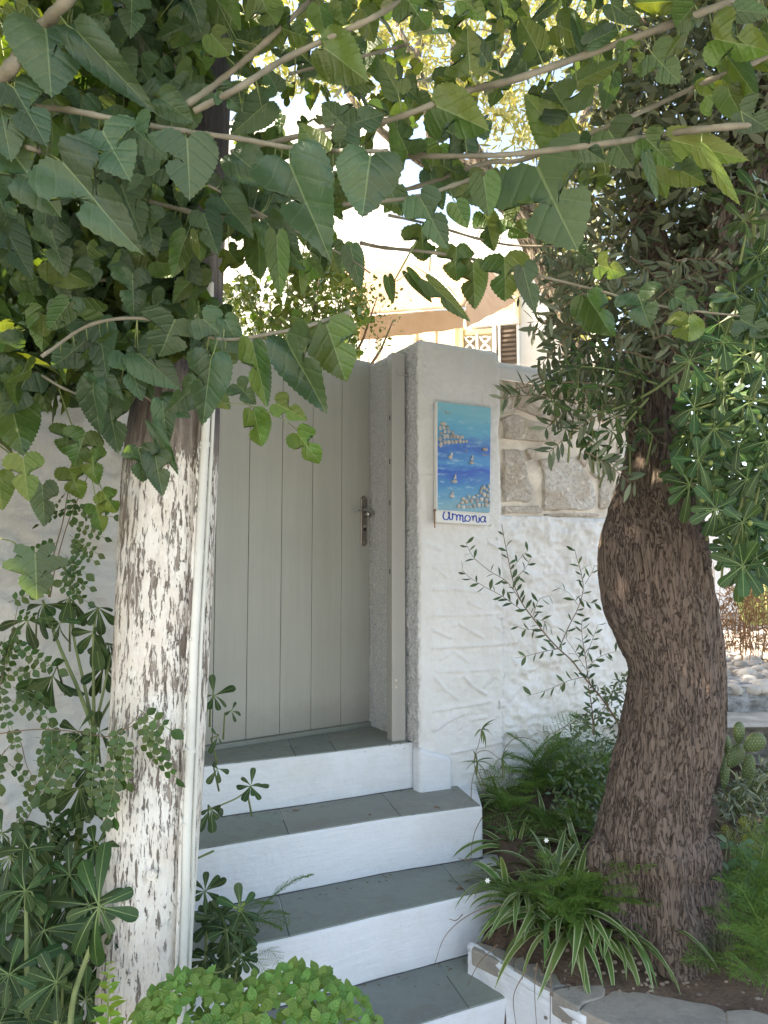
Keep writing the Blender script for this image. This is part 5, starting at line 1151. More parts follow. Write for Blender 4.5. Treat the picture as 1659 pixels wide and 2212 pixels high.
spiderplant('large striped spider plant spilling over the slab edge in front of the olive trunk', [(1215,2020,.37,62,.95,(-175,-5)),(1290,2045,.36,42,.95,(-150,5)),(1140,1985,.38,48,.8,(-200,-40)),(1240,1970,.40,40,.85,(0,360)),(1370,2010,.38,16,.95,(-70,20)),(1190,1930,.42,34,.8,(0,360)),(1110,1940,.42,22,.7,(90,270))], [(1053,1902,2.6),(1180,1815,2.7)])
spiderplant('smaller spider plant in the shade between the steps and the fern', [(1115,1850,.46,40,.7,(0,360)),(1190,1830,.47,40,.75,(0,360)),(1240,1860,.46,30,.7,(0,360)),(1090,1750,.56,16,.65,(90,260))], [])
# ================================================================ ASPARAGUS FERNS
def frond(L, side_n, nd, mt, sd=0, droop=.5, wid=.30):
    rr_ = random.Random(sd); k = MB()
    def sp_(t): return Vector((.03 * math.sin(t * 3 + sd), L * t * (1 - .12 * t), L * (.5 * t - droop * t * t)))
    k.tube([sp_(i / 8) for i in range(9)], [.0013] * 9, 4)
    for i in range(side_n):
        t_ = .15 + .85 * i / side_n; b_ = sp_(t_); T = (sp_(min(1, t_ + .02)) - sp_(t_ - .02)).normalized(); X = T.cross(Vector((0, 0, 1))).normalized()
        for s in (-1, 1):
            l = L * wid * math.sin(math.pi * min(1, t_ * .86 + .12)) * rr_.uniform(.7, 1.15); d = (X * s + T * .75 + Vector((0, 0, rr_.uniform(-.25, .15)))).normalized()
            k.tube([b_, b_ + d * l], [.0006, .0004], 3, cap=False)
            for j in range(nd):
                q = b_ + d * l * (j + .5) / nd
                for e in range(4):
                    nd_ = (d * .8 + rdir(0, rr_) * 1.0).normalized() * .011 * rr_.uniform(.7, 1.2); w_ = nd_.cross(Vector((rr_.uniform(-1, 1), rr_.uniform(-1, 1), 1))).normalized() * .0007
                    k.add([q - w_, q + w_, q + nd_], [(0, 1, 2)])
    return k.mesh('frond', mt)
FR = [frond(.34, 16, 8, m_fern, 1), frond(.28, 14, 8, m_fern, 2, .7), frond(.40, 18, 8, m_fern, 3, .45, .25)]
FRY = [frond(.30, 15, 8, m_ferny, 5, .3)]
def fern(label, spots, ms, cat='fern', name='asparagus_fern'):
    c0 = atz(*spots[0][:3]); t = thing(name, label, cat, tuple(c0))
    for px, py, z, n, sc, (a0, a1), (e0, e1) in spots:
        c = atz(px, py, z)
        for k in range(n):
            M = Matrix.Translation(c + Vector((R.uniform(-.06, .06), R.uniform(-.05, .05), 0))) @ Matrix.Rotation(rad(R.uniform(a0, a1)) - math.pi / 2, 4, 'Z') @ Matrix.Rotation(rad(R.uniform(e0, e1)), 4, 'X') @ Matrix.Rotation(rad(R.uniform(-30, 30)), 4, 'Y') @ Matrix.Scale(sc * R.uniform(.8, 1.15), 4)
            piece('frond', R.choice(ms), t, M)
    return t
fern('dark feathery asparagus fern against the foot of the garden wall', [(1170,1720,.58,24,1.1,(0,360),(15,60)),(1250,1730,.58,22,1.1,(0,360),(15,60)),(1110,1760,.55,12,.9,(60,300),(10,50)),(1200,1790,.52,18,.9,(180,360),(10,40)),(1300,1700,.6,12,1,(0,360),(20,60))], FR)
fern('bright green asparagus fern growing through the striped spider plant', [(1225,1985,.44,26,.95,(-150,0),(20,55)),(1190,1960,.42,12,.7,(-180,-60),(20,60)),(1280,1960,.42,8,.75,(-90,20),(20,45))], FR)
fern('small asparagus fern frond hanging over the stair beside the pole', [(500,2010,.48,5,.62,(-60,20),(15,40)),(545,2050,.42,2,.5,(-70,-30),(0,5))], FR)
fern('pair of yellowing asparagus fronds right of the olive trunk', [(1640,1900,.5,3,.75,(95,170),(45,65))], FRY)
# ================================================================ SAPLING
t = thing('privet_sapling', 'thin wild sapling with sparse narrow leaves in front of the white garden wall', 'sapling', tuple(atz(1310, 1760, .58)))
mOV = [mesh('leaf', v, f, m_olive, uv=u) for v, f, u in (OLV3, OLV)]
mk_ = leafmat('sapling_leaf', (.055, .11, .055), (.10, .16, .08), .2, .4); SAPm = [mesh('leaf', *simple_leaf([.02, .10, .16, .12, .01], fold=.2, curl=.15)[:2], mk_), mesh('leaf', *simple_leaf([.02, .12, .18, .14, .01], fold=.35, curl=.1)[:2], mk_)]
TW = [([(1500,1750),(1430,1630),(1340,1500),(1215,1350),(1110,1210),(1000,1110),(900,1000),(800,870),(720,760),(650,600),(610,420),(575,250),(555,130)], .004, .0012), ([(720,760),(600,590),(460,500),(340,400),(290,320),(270,270)], .0016, .0008), ([(700,800),(560,700),(430,630),(300,550),(240,490)], .0016, .0008),
 ([(1010,1110),(1090,930),(1160,790),(1200,640),(1180,500),(1150,400),(1130,320)], .002, .0009), ([(1215,600),(1270,510),(1290,450)], .001, .0007), ([(800,860),(830,770),(860,720),(950,690)], .0013, .0007), ([(650,570),(740,480),(790,390)], .0013, .0007), ([(640,480),(700,400),(760,340)], .001, .0006),
 ([(1160,770),(1080,670),(980,620)], .0011, .0006), ([(1010,1115),(880,1140),(760,1170),(660,1190)], .0013, .0007), ([(870,960),(740,960),(640,920)], .0012, .0007), ([(1200,1340),(1080,1370),(920,1440),(760,1490)], .0013, .0006), ([(1340,1500),(1250,1380),(1220,1200),(1190,1000),(1190,880)], .0025, .0009),
 ([(1220,1200),(1270,1050),(1320,920)], .0013, .0006), ([(1220,1280),(1130,1130),(1040,1000)], .0013, .0007), ([(1230,1260),(1350,1170),(1490,1130)], .0012, .0006), ([(1280,1800),(1270,1600),(1240,1400)], .0025, .002), ([(1260,1600),(1140,1690),(1040,1740),(940,1790),(830,1760)], .0016, .0008), ([(1350,1600),(1420,1480),(1480,1370)], .0016, .0008),
 ([(800,880),(900,900),(950,950)], .001, .0006), ([(1140,700),(1250,750),(1320,750)], .001, .0006), ([(1300,1700),(1400,1560),(1500,1440)], .0016, .001)]
lv = []
for pts, r0, r1 in TW:
    Yd = 3.15; P = [at(*V3(x, y), Yd - .0001 * y) for x, y in pts]; P = [Vector(p) for p in cr(P, 6)] if len(P) > 2 else [Vector(P[0]).lerp(P[1], i / 5) for i in range(6)]
    MB().tube(P, list(np.linspace(r0, r1, len(P))), 6).mk('stem', m_twig, t, smooth=True); dist = .0; s_ = 1
    for i in range(1, len(P)):
        if r0 > .0035 and i < len(P) * .38 and R.random() < .8: continue
        t_ = (P[i] - P[i - 1]).normalized(); dist += (P[i] - P[i - 1]).length
        while dist > .016:
            dist -= .016; s_ = -s_
            if R.random() < .28: continue
            pass
            sd_ = t_.cross(Vector((0, 1, 0))).normalized() * s_; d = (t_ * .7 + sd_ + rdir() * .4).normalized(); q = P[i] + (P[i - 1] - P[i]) * R.random(); lv.append((q, q + d * R.uniform(.028, .046)))
R.shuffle(lv)
for b_, t__ in lv[:299]: piece('leaf', R.choice(SAPm), t, frame(b_, t__, (EYEV - b_) * .5 + rdir() * 2, 0, R.uniform(.7, 1.1)))
sl_ = simple_leaf([.02, .10, .16, .12, .01], fold=.2, curl=.15)
extra = [frame(b_, t__, (EYEV - b_) + rdir() * 1.5, 0, 1.1) for b_, t__ in lv[299:]]
for k in range(900):
    x, y = rpoly([(1240, 1560), (1350, 1440), (1360, 1700), (1300, 1790), (1200, 1780), (1180, 1700)]); q = at(x, y, R.uniform(2.95, 3.5)); extra.append(frame(q, q + rdir() * .03, rdir(), 0, 1.2))
bulk('foliage', [sl_], extra, mk_, parent=t)
# thin climbing shoots left of the fern
t = thing('wiry_vine', 'wiry dark shoots with curled leaf tufts arching over the step corner', 'vine', tuple(atz(1050, 1770, .6)))
def V4(x, y): return (1750 + x * .4521) * .5486, (2900 + y * .4521) * .5486
for pts, Y in (([(390,520),(330,460),(270,300),(262,180),(300,60),(325,-60)], 3.2), ([(262,210),(290,140),(380,125),(470,190),(500,200)], 3.2), ([(510,380),(505,220),(530,100),(610,20),(700,12),(800,45),(900,130)], 3.2), ([(360,440),(310,340),(300,290),(380,300),(460,360)], 3.1), ([(230,560),(240,400),(275,250)], 3.1),
             ([(330,700),(270,820),(240,950),(235,1040)], 3.0), ([(240,1060),(200,1080),(120,1060)], 2.8)):
    P = [at(*V4(x, y), Y) for x, y in pts]; P = [Vector(p) for p in cr(P, 6)]; MB().tube(P, list(np.linspace(.0018, .001, len(P))), 6).mk('shoot', m_twig, t, smooth=True)
ml_ = mesh('leaf', *blade(.085, .0035, (30, -70), n=7, mt=m_lime).name and simple_leaf([.03, .06, .07, .05, .01], fold=.3, curl=.7)[:2], m_spiderg)
for x, y, n in ((325,-60,9),(500,195,8),(285,220,8),(300,240,5)):
    c = at(*V4(x, y), 3.19)
    for k in range(n): d = rdir(-.2); piece('leaf', ml_, t, frame(c, c + d * .06, Vector((0, -.3, 1)), 0, 1))
# long arching bare twigs over the steps
t = thing('trailing_twig', 'long thin thorny twigs trailing from the planter over the lower white riser', 'twig', tuple(at(1080, 1900, 2.5)))
for pts, Y in (([(1092,1955),(1050,1960),(1000,1985),(960,2025),(938,2085)], 2.35), ([(1075,2040),(1035,2080),(1010,2130)], 2.25), ([(1000,1975),(985,1988),(970,1985)], 2.35), ([(1160,2080),(1155,2140),(1160,2230)], 2.2), ([(1190,2080),(1189,2150),(1188,2230)], 2.2), ([(1140,2090),(1110,2150),(1115,2220)], 2.2)):
    P = [at(x, y, Y) for x, y in pts]; P = [Vector(p) for p in cr(P, 6)]; MB().tube(P, list(np.linspace(.0016, .0008, len(P))), 6).mk('stem', m_twig, t, smooth=True)
# fallen leaves on the treads
lf = simple_leaf([.02, .12, .15, .1, .01], fold=.5, curl=.2)
m_dead = simple('dead_leaf', (.22, .12, .07), .8)
for i, (x, y, z, a, lb) in enumerate(((630,1752,.666,.5,'dry curled leaf on the second tread beside the slab joint'),(797,1762,.666,1.3,'dry curled leaf in the middle of the second tread'),(935,1744,.666,.1,'brown twig like leaf on the right of the second tread'),(985,1920,.461,.4,'dry brown leaf near the right end of the third tread'),(1240,2120,.37,1.2,'pale dry leaf lying on the planter slab'),(1480,2120,.36,2.2,'yellowish fallen leaf on the planter soil edge'))):
    c = atz(x, y, z + .003); d = Vector((math.cos(a), math.sin(a), 0)) * .035; M = frame(c, c + d, Vector((0, 0, 1)), 20, 1); A_ = np.array(M)
    V = np.array([tuple(q) for q in lf[0]]) @ A_[:3, :3].T + A_[:3, 3]; o = mk('fallen_leaf', V, lf[1], m_dead if i != 5 else m_lime, loc=tuple(c)); tag(o, lb, 'leaf', 'fallen leaves', 'thing')
# litter on the treads
k = MB()
for i in range(150):
    x, y, z = R.choice([(R.uniform(450, 900), R.uniform(1600, 1630), .865), (R.uniform(450, 1030), 0, .665), (R.uniform(600, 1070), 1, .46), (R.uniform(800, 1090), 2, .255)])
    if y in (0, 1, 2):
        q = [fr[0], fr[1], fr[2]][y]; X_ = atz(x, 1800, z).x; Yb = np.interp(X_, [p.x for p in q], [p.y for p in q]); c = Vector((X_, Yb - .006 - abs(R.gauss(0, .05)), z))
    else: c = atz(x, y, z)
    d = Vector((R.uniform(-1, 1), R.uniform(-1, 1), 0)).normalized() * R.uniform(.003, .010); w_ = Vector((-d.y, d.x, 0)) * R.uniform(.12, .4); k.add([c - d, c - w_ + Vector((0, 0, .002)), c + d, c + w_ + Vector((0, 0, .001))], [(0, 1, 2, 3)])
tag(k.mk('leaf_litter', m_dead), kind='stuff')
# pebbles on the soil
m_brpeb = simple('soil_pebble', (.24, .19, .15), .85, 25, .004, .5)
k = MB()
for i in range(420):
    x = R.uniform(.45, 1.6); y = R.uniform(2.15, 2.8); v, f = sph(R.uniform(.003, .011), R.uniform(.003, .010), R.uniform(.002, .007), 6, 4); z = .338 + max(0, y - 2.3) * .20 + .004
    c = Vector((x, y, z)); k.add([c + Vector(p) for p in v], f)
tag(k.mk('soil_gravel', m_brpeb, smooth=True), kind='stuff')
# ================================================================ RIGHT BACK GARDEN
def rel(px, py, Y): return at(px, py, Y)
X, Y = np.meshgrid(np.linspace(1.0, 9, 110), np.linspace(4.35, 14, 120)); Z = .93 + (Y - 4.35) * .055 + fbm(X * 3, Y * 3, 101) * .05 + fbm(X * 14, Y * 14, 102) * .02
m_grav = simple('dry_gravel_soil', (.24, .19, .15), .95, 40, .01, .4)
struct('terrace_ground', np.c_[X.ravel(), Y.ravel(), Z.ravel()], grid_faces(110, 120), m_grav, smooth=True)
k = MB()
m_st2 = simple('garden_pebble', (.36, .33, .29), .85, 25, .004, .5)
gt = thing('garden_stone', '', '', (0, 0, 0)); bpy.data.objects.remove(gt)
for i in range(900):
    y = 4.4 + 4 * R.random() ** 1.7; px = R.uniform(1500, 1700); x = (px - 829.5) / F * y * 1.0; s = R.uniform(.012, .045) * (1 if R.random() < .8 else 1.6); v, f = sph(s, s * R.uniform(.6, 1), s * R.uniform(.35, .7), 7, 5)
    z = .93 + (y - 4.35) * .055 + s * .25; a = R.uniform(0, 3); rm = Matrix.Rotation(a, 3, 'Z'); k.add([Vector((x, y, z)) + rm @ Vector(p) for p in v], f)
tag(k.mk('garden_gravel', m_st2, smooth=True), kind='stuff')
m_rock = M_('grey_rock'); kk = m_rock
c = kk.mix(kk.ramp(kk.noise(14, 5, .7), [(.35, 0), (.65, 1)]), (.16, .16, .16), (.42, .42, .41)); m_rock = kk.fin(c, .9, kk.bump(kk.noise(30, 6, .7), .015))
t = thing('rock_ledge', 'weathered grey conglomerate rock ledge under the gravel right of the trunk', 'rock', (2.4, 4.4, .4))
def rockface(name, x0, x1, z0, z1, Y0, sd):
    u, z = np.meshgrid(np.linspace(x0, x1, 110), np.linspace(z0, z1, 60)); d = fbm(u * 4, z * 6, sd) * .10 + ridge(u * 9, z * 14, sd + 2, 4) * .09; Yv = Y0 - d
    V = np.c_[u.ravel(), Yv.ravel(), z.ravel()]; Fc = grid_faces(110, 60); b = len(V)
    V2 = np.c_[u[-1], np.full(110, Y0 + .6), z[-1]]; V = np.r_[V, V2]; Fc += [(59 * 110 + i, 59 * 110 + i + 1, b + i + 1, b + i) for i in range(109)]
    return mk(name, V, Fc, m_rock, t, smooth=True)
rockface('ledge_face', 1.1, 3.6, .3, .97, 4.42, 111)
# stones picked out of the gravel
for i, (x, y, Y_, r) in enumerate([(1600,1420,6.2,.09),(1635,1432,6.0,.07),(1588,1452,5.3,.06),(1650,1462,5.0,.05),(1615,1478,4.6,.045),(1580,1500,4.42,.05),(1640,1395,7.0,.10),(1605,1392,7.4,.08)]):
    c = at(x, y, Y_); v, f = sph(r, r * .8, r * .5, 14, 9); v = np.array(v); v = v * (1 + fbm(v[:, 0] * 20, v[:, 1] * 20 + v[:, 2] * 9, i + 120)[:, None] * .3)
    mk('loose_stone', v + np.array(c), f, m_st2, t, smooth=True)
# far whitewashed wall
t = thing('far_wall', 'sunlit whitewashed wall at the back of the garden right of the trunk', 'wall', (4, 9, 1))
V, Fc = None, None
o = sweep('wall_body', [(1.6, 9.0), (9.5, 8.4)], .9, 2.7, m_wall, parent=t, du=.08, dz=.06, top_r=.04, disp=lambda u, z: fbm(u * 2, z * 2, 131) * .05, spine=((1.6, 9.3), (9.5, 8.7)), cap_n=2)
# agave
t = thing('agave', 'pale striped agave leaves beyond the right edge shrub', 'agave', tuple(at(1640, 1345, 5.6)))
for px, tx, ty, w in ((1625,1608,1225,.055),(1640,1632,1210,.06),(1655,1662,1230,.06),(1618,1590,1275,.04)):
    b_ = at(px, 1350, 5.6); t__ = at(tx, ty, 5.45); lfm = simple_leaf([.05, .10, .12, .115, .09, .05, .01], fold=.5, curl=.15)
    piece('leaf', mesh('leaf', *lfm[:2], m_agave, uv=[(u[0] * 8, u[1]) for u in lfm[2]]), t, frame(b_, t__, EYEV - b_, R.uniform(-20, 20), 1.0))
# prickly pear
t = thing('prickly_pear', 'prickly pear cactus with flat dotted pads right of the olive trunk', 'cactus', tuple(at(1590, 1700, 3.3)))
def pad(x, y, rx, rz, ang, Y_=3.25, yaw=15):
    r = F / Y_; v, f = sph(rx / r, .016, rz / r, 22, 14); k = MB(); 
    vv = [Vector((p[0] * (1 - .18 * p[2] / (rz / r) * -1), p[1], p[2])) for p in v]; k.add(vv, f, m=0)
    sv, sf = sph(.0022, .0022, .0022, 5, 3)
    for i in range(-6, 7):
        for j in range(-8, 9):
            a, b = (i + .5 * (j % 2)) * .013, j * .0115; q = (a / (rx / r)) ** 2 + (b / (rz / r)) ** 2
            if q < .93: k.add([Vector((a * (1 + .18 * b / (rz / r)), -.016 * math.sqrt(1 - q), b)) + Vector(p) for p in sv], sf, m=1)
    for a in range(26):
        an = a * 6.283 / 26; k.add([Vector((rx / r * math.cos(an) * (1 + .18 * math.sin(an)), 0, rz / r * math.sin(an))) + Vector(p) * 1.2 for p in sv], sf, m=1)
    me = k.mesh('pad', [m_cactus, m_spine], smooth=True)
    piece('pad', me, t, Matrix.Translation(at(x, y, Y_)) @ Matrix.Rotation(rad(yaw), 4, 'Z') @ Matrix.Rotation(rad(ang), 4, 'Y'))
pad(1596,1583,14,23,5); pad(1629,1605,18,25,58,3.2,-5); pad(1588,1633,18,28,42); pad(1616,1664,13,34,8,3.18,-25); pad(1571,1612,12,24,-8,3.35,40); pad(1566,1668,14,36,12,3.35,40); pad(1640,1720,14,34,5,3.3,-30); pad(1600,1730,16,36,-6,3.35)
# dry stalks
t = thing('dry_weeds', 'brown dried weed stalks in front of the far white wall', 'weeds', tuple(at(1600, 1400, 4.8)))
for i in range(34):
    x = R.uniform(1545, 1665); b_ = at(x, 1400 + R.uniform(-20, 30), 4.8); tp = at(x + R.uniform(-35, 25), R.uniform(1210, 1330), 4.75); m_ = (b_ + tp) / 2 + rdir() * .05
    MB().tube([b_, m_, tp], [.003, .0025, .001], 5).mk('stalk', m_drytw, t)
Ms = []
for i in range(700):
    x, y = rpoly([(1545, 1290), (1600, 1220), (1665, 1280), (1665, 1400), (1560, 1400)]); q = at(x, y, 4.75); Ms.append(frame(q, q + rdir(-.6) * .05, rdir(), 0, .8))
bulk('dead_foliage', [OLV], Ms, m_drytw, parent=t)
# green growth lower right
fern('dense rosemary like green shrub filling the lower right corner', [(1640,2060,.38,16,.9,(0,360),(30,80)),(1660,2140,.36,12,.9,(0,360),(30,80)),(1655,1940,.42,8,.8,(0,360),(30,80)),(1600,2120,.36,7,.7,(0,360),(20,70)),(1650,1960,.42,8,.9,(0,360),(30,80)),(1680,2050,.4,10,1,(0,360),(30,80))], FR, cat='shrub', name='rosemary_shrub')
t = thing('sage_plant', 'soft grey green sage leaves just right of the trunk base', 'herb', tuple(at(1590, 2000, 2.9)))
ms_ = mesh('leaf', *OV[:2], m_sage, uv=OV[2])
for i in range(110):
    x, y = rpoly([(1545, 1830), (1600, 1800), (1659, 1880), (1640, 1990), (1580, 2020), (1552, 1940)]); q = at(x, y, R.uniform(2.72, 2.95)); piece('leaf', ms_, t, frame(q, q + rdir(.1) * R.uniform(.04, .06), Vector((R.uniform(-.5, .5), -.8, .8)), 0, 1.2))
for i in range(9):
    x = 1555 + i * 11; P = [at(x, 2040, 2.9), at(x + R.uniform(-12, 12), 1930, 2.85), at(x + R.uniform(-20, 20), 1820, 2.85)]; MB().tube(P, [.004, .003, .002], 6).mk('stem', m_gtwig, t, smooth=True)
t = thing('curry_plant', 'silvery narrow leaved plant in front of the cactus pads', 'herb', tuple(at(1610, 1800, 3.1)))
m_silver = leafmat('silver_leaf', (.17, .20, .14), (.2, .23, .17), .15, .6); ms_ = mesh('leaf', *simple_leaf([.02, .055, .07, .05, .01], fold=.3, curl=.3)[:2], m_silver)
for i in range(150):
    x, y = rpoly([(1555, 1700), (1600, 1650), (1659, 1700), (1659, 1850), (1550, 1830)]); q = at(x, y, R.uniform(2.95, 3.15)); piece('leaf', ms_, t, frame(q, q + rdir(.5) * R.uniform(.035, .055), rdir(), 0, 1.1))
Ms = []
for i in range(2600):
    x, y = rpoly([(1545, 1720), (1660, 1640), (1700, 1700), (1700, 2000), (1550, 1960)]); q = at(x, y, R.uniform(3.1, 4.0)); Ms.append(frame(q, q + rdir(.3) * R.uniform(.03, .06), rdir(), 0, 1.1))
tag(bulk('ground_cover', [OLV, OLV2], Ms, m_olive, loc=tuple(at(1600, 1900, 3.4))), kind='stuff')
# ================================================================ COURTYARD BEHIND THE WALL
HP = Vector((0, 8.6, 0)); hd = Vector((.955, -.297, 0)).normalized(); hn = Vector((hd.y, -hd.x, 0))
def hp(px, py, off=0): return onp(px, py, HP + hn * off, hn)
def hu_(p): return (Vector((p[0], p[1], 0)) - HP).dot(hd)
hs = thing('white_house', 'sunlit white house behind the gate with grilled window and pale cornice', 'house', tuple(HP)[:2] + (.85,))
def hbox(name, x0, y0, x1, y1, mt, off=0, th=.05, bev=0, parent=None):
    a, b = hp(x0, y0, off), hp(x1, y1, off); xm = (x0 + x1) / 2; u0, u1 = hu_(hp(x0, (y0 + y1) / 2, off)), hu_(hp(x1, (y0 + y1) / 2, off)); zt = hp(xm, y0, off).z; zb = hp(xm, y1, off).z
    o_ = HP + hd * u0 + hn * off; o = MB().box(Vector((o_.x, o_.y, zb)), hd * (u1 - u0), -hn * th, (0, 0, zt - zb)).mk(name, mt, parent or hs)
    if bev: bevel(o, bev, 2)
    return o
def Q(x, y): return (1200 + x * .7233) * .5486, (900 + y * .7233) * .5486    # crop of the house -> photo units
hbox('upper_wall', 470, 232, 836, 640, m_house, .0, .6)
hbox('front_wall', 836, 470, 1300, 830, m_house, .02, .6)
hbox('lower_wall', 470, 640, 836, 830, m_house, .001, .6)
hbox('cornice', 800, 548, 1150, 572, m_white, .22, .25, .01)
x0, y0 = Q(900, 478); x1, y1 = Q(1165, 545)
hbox('lintel', x0, 690, x1, 703, m_white, .10, .1, .008)
m_slatb = simple('brown_slat', (.17, .14, .115), .7); m_cream = simple('cream_pane', (.42, .39, .33), .4)
# grilled window
wf = hbox('window', 998, 708, 1069, 792, m_white, .05, .05)
hbox('frame', 995, 704, 1001, 795, m_ochre, .10, .06, .004, wf); hbox('frame', 1064, 704, 1072, 795, m_white, .10, .06, .004, wf); hbox('frame', 1028, 722, 1033, 795, m_white, .09, .05, .004, wf); hbox('frame', 1001, 712, 1064, 722, m_ochre, .09, .05, .004, wf)
hbox('pane', 1003, 724, 1027, 790, m_cream, .055, .01, 0, wf); hbox('pane', 1034, 724, 1063, 790, m_cream, .055, .01, 0, wf)
gr = MB()
for cx in (1015, 1048):
    for cy in (742, 775):
        for sx in (-1, 1):
            for sy in (-1, 1):
                P = [hp(cx + sx * (1 + 10 * math.sin(t) * (1 - t / 9)), cy + sy * (13 - 11 * t / 4.7 + 2 * math.cos(t)), .085) for t in np.linspace(0, 4.7, 12)]; gr.tube(P, .009, 5)
        gr.tube([hp(cx - 12, cy - 15, .085), hp(cx + 12, cy + 15, .085)], .008, 5); gr.tube([hp(cx + 12, cy - 15, .085), hp(cx - 12, cy + 15, .085)], .008, 5)
gr.mk('iron_grille', m_white, wf)
dw = hbox('window', 1081, 706, 1116, 785, m_glassd, .07, .04); hbox('frame', 1076, 700, 1081, 788, m_white, .10, .06, .004, dw); hbox('frame', 1116, 700, 1121, 788, m_white, .10, .06, .004, dw)
for i in range(7): hbox('shutter_slat', 1083, 712 + i * 10, 1114, 717 + i * 10, m_slatb, .085, .012, 0, dw)
m_panel = simple('cream_shutter', (.72, .66, .50), .6)
for a, b in ((905, 942), (946, 985), (860, 900)): hbox('door_panel', a, 690, b, 800, m_panel, .05, .04, .01)
hbox('pilaster', 1108, 560, 1123, 700, m_ochre, .08, .1, .02); hbox('column', 800, 640, 816, 790, m_white, .35, .15, .02)
# awning
def awnmat():
    k = M_('peach_canvas'); c = k.mix(k.ramp(k.noise(6, 4), [(.35, 0), (.7, 1)]), (.58, .36, .21), (.66, .43, .27)); k.l.new(c, k.b.inputs['Base Color']); k.b.inputs['Roughness'].default_value = .85
    tr = k.N('ShaderNodeBsdfTranslucent'); k.l.new(k.mix(1, c, (1.1, .95, .8), 'MULTIPLY'), tr.inputs[0]); mx = k.N('ShaderNodeMixShader'); mx.inputs[0].default_value = .10
    k.l.new(k.b.outputs[0], mx.inputs[1]); k.l.new(tr.outputs[0], mx.inputs[2]); k.l.new(mx.outputs[0], k.out.inputs[0]); return k.m
m_awn = awnmat()
aw = thing('awning', 'peach coloured canvas awning with a short valance in front of the white house', 'awning', tuple(at(950, 640, 7.6)))
def cloth(name, a, b, c, d, sag=.03, n=14, th=.004):
    V = []
    for j in range(n + 1):
        for i in range(n + 1):
            u, v = i / n, j / n; p = (a * (1 - u) + b * u) * (1 - v) + (d * (1 - u) + c * u) * v; p = p + Vector((0, 0, -sag * math.sin(math.pi * u) * math.sin(math.pi * v) + .006 * math.sin(u * 22 + v * 6))); V.append(p)
    o = mk(name, V, grid_faces(n + 1, n + 1), m_awn, aw, smooth=True); s = o.modifiers.new('solid', 'SOLIDIFY'); s.thickness = th; return o
fl, frr = at(770, 682, 6.7), at(1003, 664, 6.9); bl_, br_ = at(700, 545, 8.1), at(1050, 572, 8.0)
cloth('canopy', bl_, br_, frr, fl, .04); cloth('valance', at(770, 684, 6.69), at(1003, 666, 6.89), at(1000, 709, 6.9), at(770, 737, 6.7), 0)
cloth('side_flap', at(1004, 664, 6.9), at(1052, 574, 8.0), at(1114, 652, 8.0), at(1008, 708, 6.92), .0)
MB().tube([at(755, 686, 6.7), at(1006, 667, 6.9)], .016, 8).mk('front_rail', m_white, aw, smooth=True); MB().tube([at(885, 562, 7.9), at(945, 600, 7.4), at(1005, 668, 6.95)], .014, 8).mk('folding_arm', m_white, aw, smooth=True)
MB().tube([at(797, 688, 6.75), at(797, 740, 6.75), at(795, 800, 6.75)], .012, 8).mk('support_rod', m_white, aw, smooth=True)
# courtyard shrub
t = thing('courtyard_shrub', 'sunlit bushy climbing shrub showing above the gate', 'shrub', tuple(at(620, 1100, 4.9)))
Ms = []
SH = [(480, 620), (520, 590), (590, 600), (640, 555), (700, 535), (760, 570), (790, 620), (800, 680), (770, 730), (780, 800), (480, 800)]
for i in range(5200):
    x, y = rpoly(SH); cl = vn(x / 38., y / 38., 7); 
    if cl < .32 and R.random() < .7: continue
    q = at(x, y, 4.9 - cl * .6 + R.uniform(0, .8)); Ms.append(frame(q, q + rdir(-.2) * R.uniform(.035, .06), rdir(.7), 0, 1.3))
for i in range(260):
    x = R.gauss(820, 22); y = R.uniform(600, 760); q = at(x, y, 4.7); Ms.append(frame(q, q + rdir() * .03, rdir(), 0, .8))
bulk('foliage', [OLV3, RND, OLV], Ms, m_shrub, parent=t)
for x0, y0, x1, y1 in ((640,820,690,600),(560,820,560,640),(700,820,740,620),(740,820,815,640),(780,820,850,690)):
    MB().tube([at(x0, y0, 5), at((x0 + x1) / 2 + 8, (y0 + y1) / 2, 4.9), at(x1, y1, 4.8)], [.012, .008, .003], 6).mk('stem', m_twig, t, smooth=True)
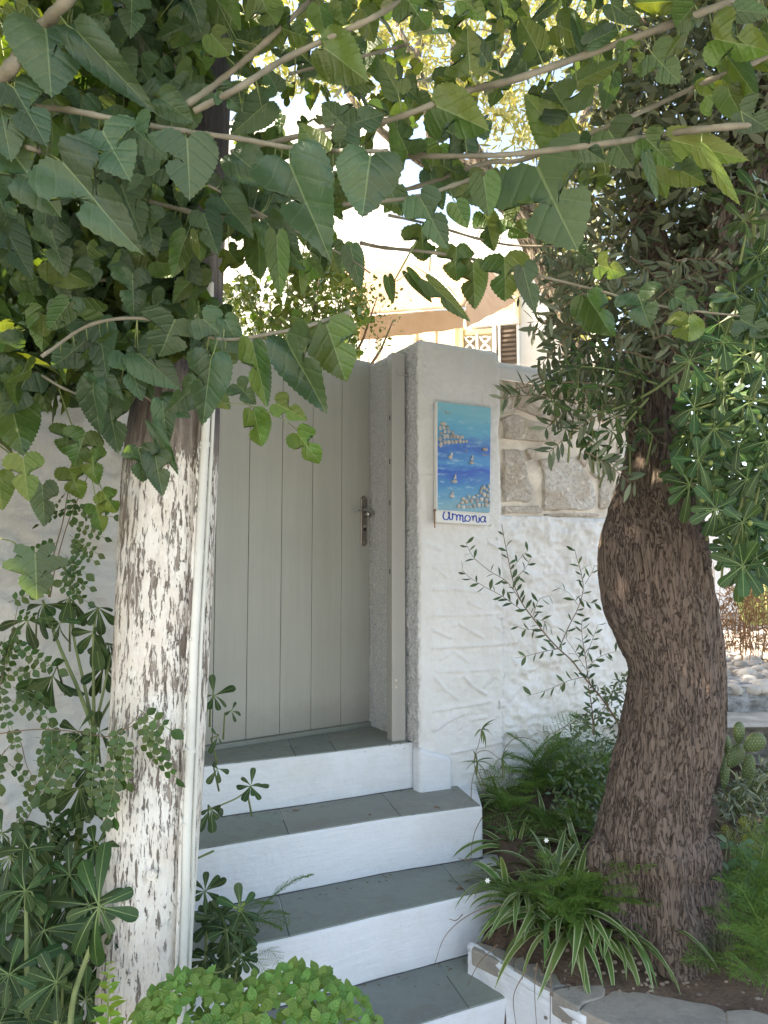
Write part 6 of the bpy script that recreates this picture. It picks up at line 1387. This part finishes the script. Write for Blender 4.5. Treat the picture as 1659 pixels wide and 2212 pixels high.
# background olive
t = thing('courtyard_olive', 'sunlit olive tree with a slanting grey trunk rising behind the garden wall', 'tree', tuple(at(1245, 900, 5.0)))
loft('trunk', [(1000,1240,1290,5.0),(880,1232,1280,5.0),(790,1225,1276,5.0),(690,1200,1250,5.0),(600,1160,1212,5.0),(530,1130,1185,5.0),(470,1100,1160,5.0),(430,1070,1130,5.0),(395,1030,1075,5.0),(365,975,1015,5.0),(345,905,935,5.0),(310,860,880,5.0)], m_bark2, t, n=60, dz=.02, disp=lambda a, s, r: (ridge(a * 5, np.full_like(a, s * 4), 141, 3) - .5) * .05)
for pts, r0, r1 in (([(1085,430),(1010,300),(990,200),(985,100),(1005,20),(1010,-60)], .06, .025), ([(940,350),(925,240),(900,130),(925,50),(930,-40)], .045, .02), ([(905,140),(860,60),(850,-20)], .03, .012), ([(1140,490),(1200,380),(1260,260),(1300,120)], .06, .02), ([(1000,200),(1080,120),(1130,30)], .03, .012), ([(880,330),(800,260),(740,180),(720,90)], .03, .01)):
    P = [Vector(p) for p in cr([at(x, y, 5.05) for x, y in pts], 5)]; MB().tube(P, list(np.linspace(r0, r1, len(P))), 10).mk('limb', m_bark2, t, smooth=True)
Ms = []
OG = [(520, 200), (500, -60), (720, -60), (1480, -60), (1440, 330), (1300, 420), (1200, 430), (1050, 330), (930, 260), (840, 240), (740, 200)]
for i in range(13000):
    x, y = rpoly(OG); cl = vn(x / 60., y / 60., 11) * .7 + vn(x / 22., y / 22., 12) * .3
    if (cl < .40 if x > 900 else cl < .52) and R.random() < .8: continue
    q = at(x, y, 4.7 + R.random() * 1.6 - cl * .4); Ms.append(frame(q, q + rdir(.1) * R.uniform(.06, .09), rdir(.5), 0, R.uniform(1, 1.3)))
for i in range(1200):
    x, y = rpoly([(1150, 430), (1320, 380), (1330, 640), (1260, 760), (1200, 640)]); q = at(x, y, R.uniform(4.6, 5.6)); Ms.append(frame(q, q + rdir(-.3) * .07, rdir(.5), 0, 1.2))
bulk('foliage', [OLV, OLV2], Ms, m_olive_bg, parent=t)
# vine mass behind the left wall
Ms = []
for i in range(1500):
    x, y = rpoly([(-80, -80), (440, -80), (440, 560), (300, 760), (-80, 800)]); q = at(x, y, R.uniform(3.4, 5.2)); Ms.append(frame(q, q + rdir(-.7) * R.uniform(.09, .15), rdir(.5), 0, .9))
t = thing('courtyard_vine', 'sunlit vine leaves behind the old wall at the upper left', 'vine', tuple(at(100, 900, 4.4)))
bulk('foliage', MLlow, Ms, m_muly, parent=t)
for x in (40, 180, 320): MB().tube([at(x, 1100, 4.4), at(x + 20, 600, 4.4), at(x - 20, 100, 4.3)], [.03, .02, .01], 8).mk('stem', m_mbr, t, smooth=True)
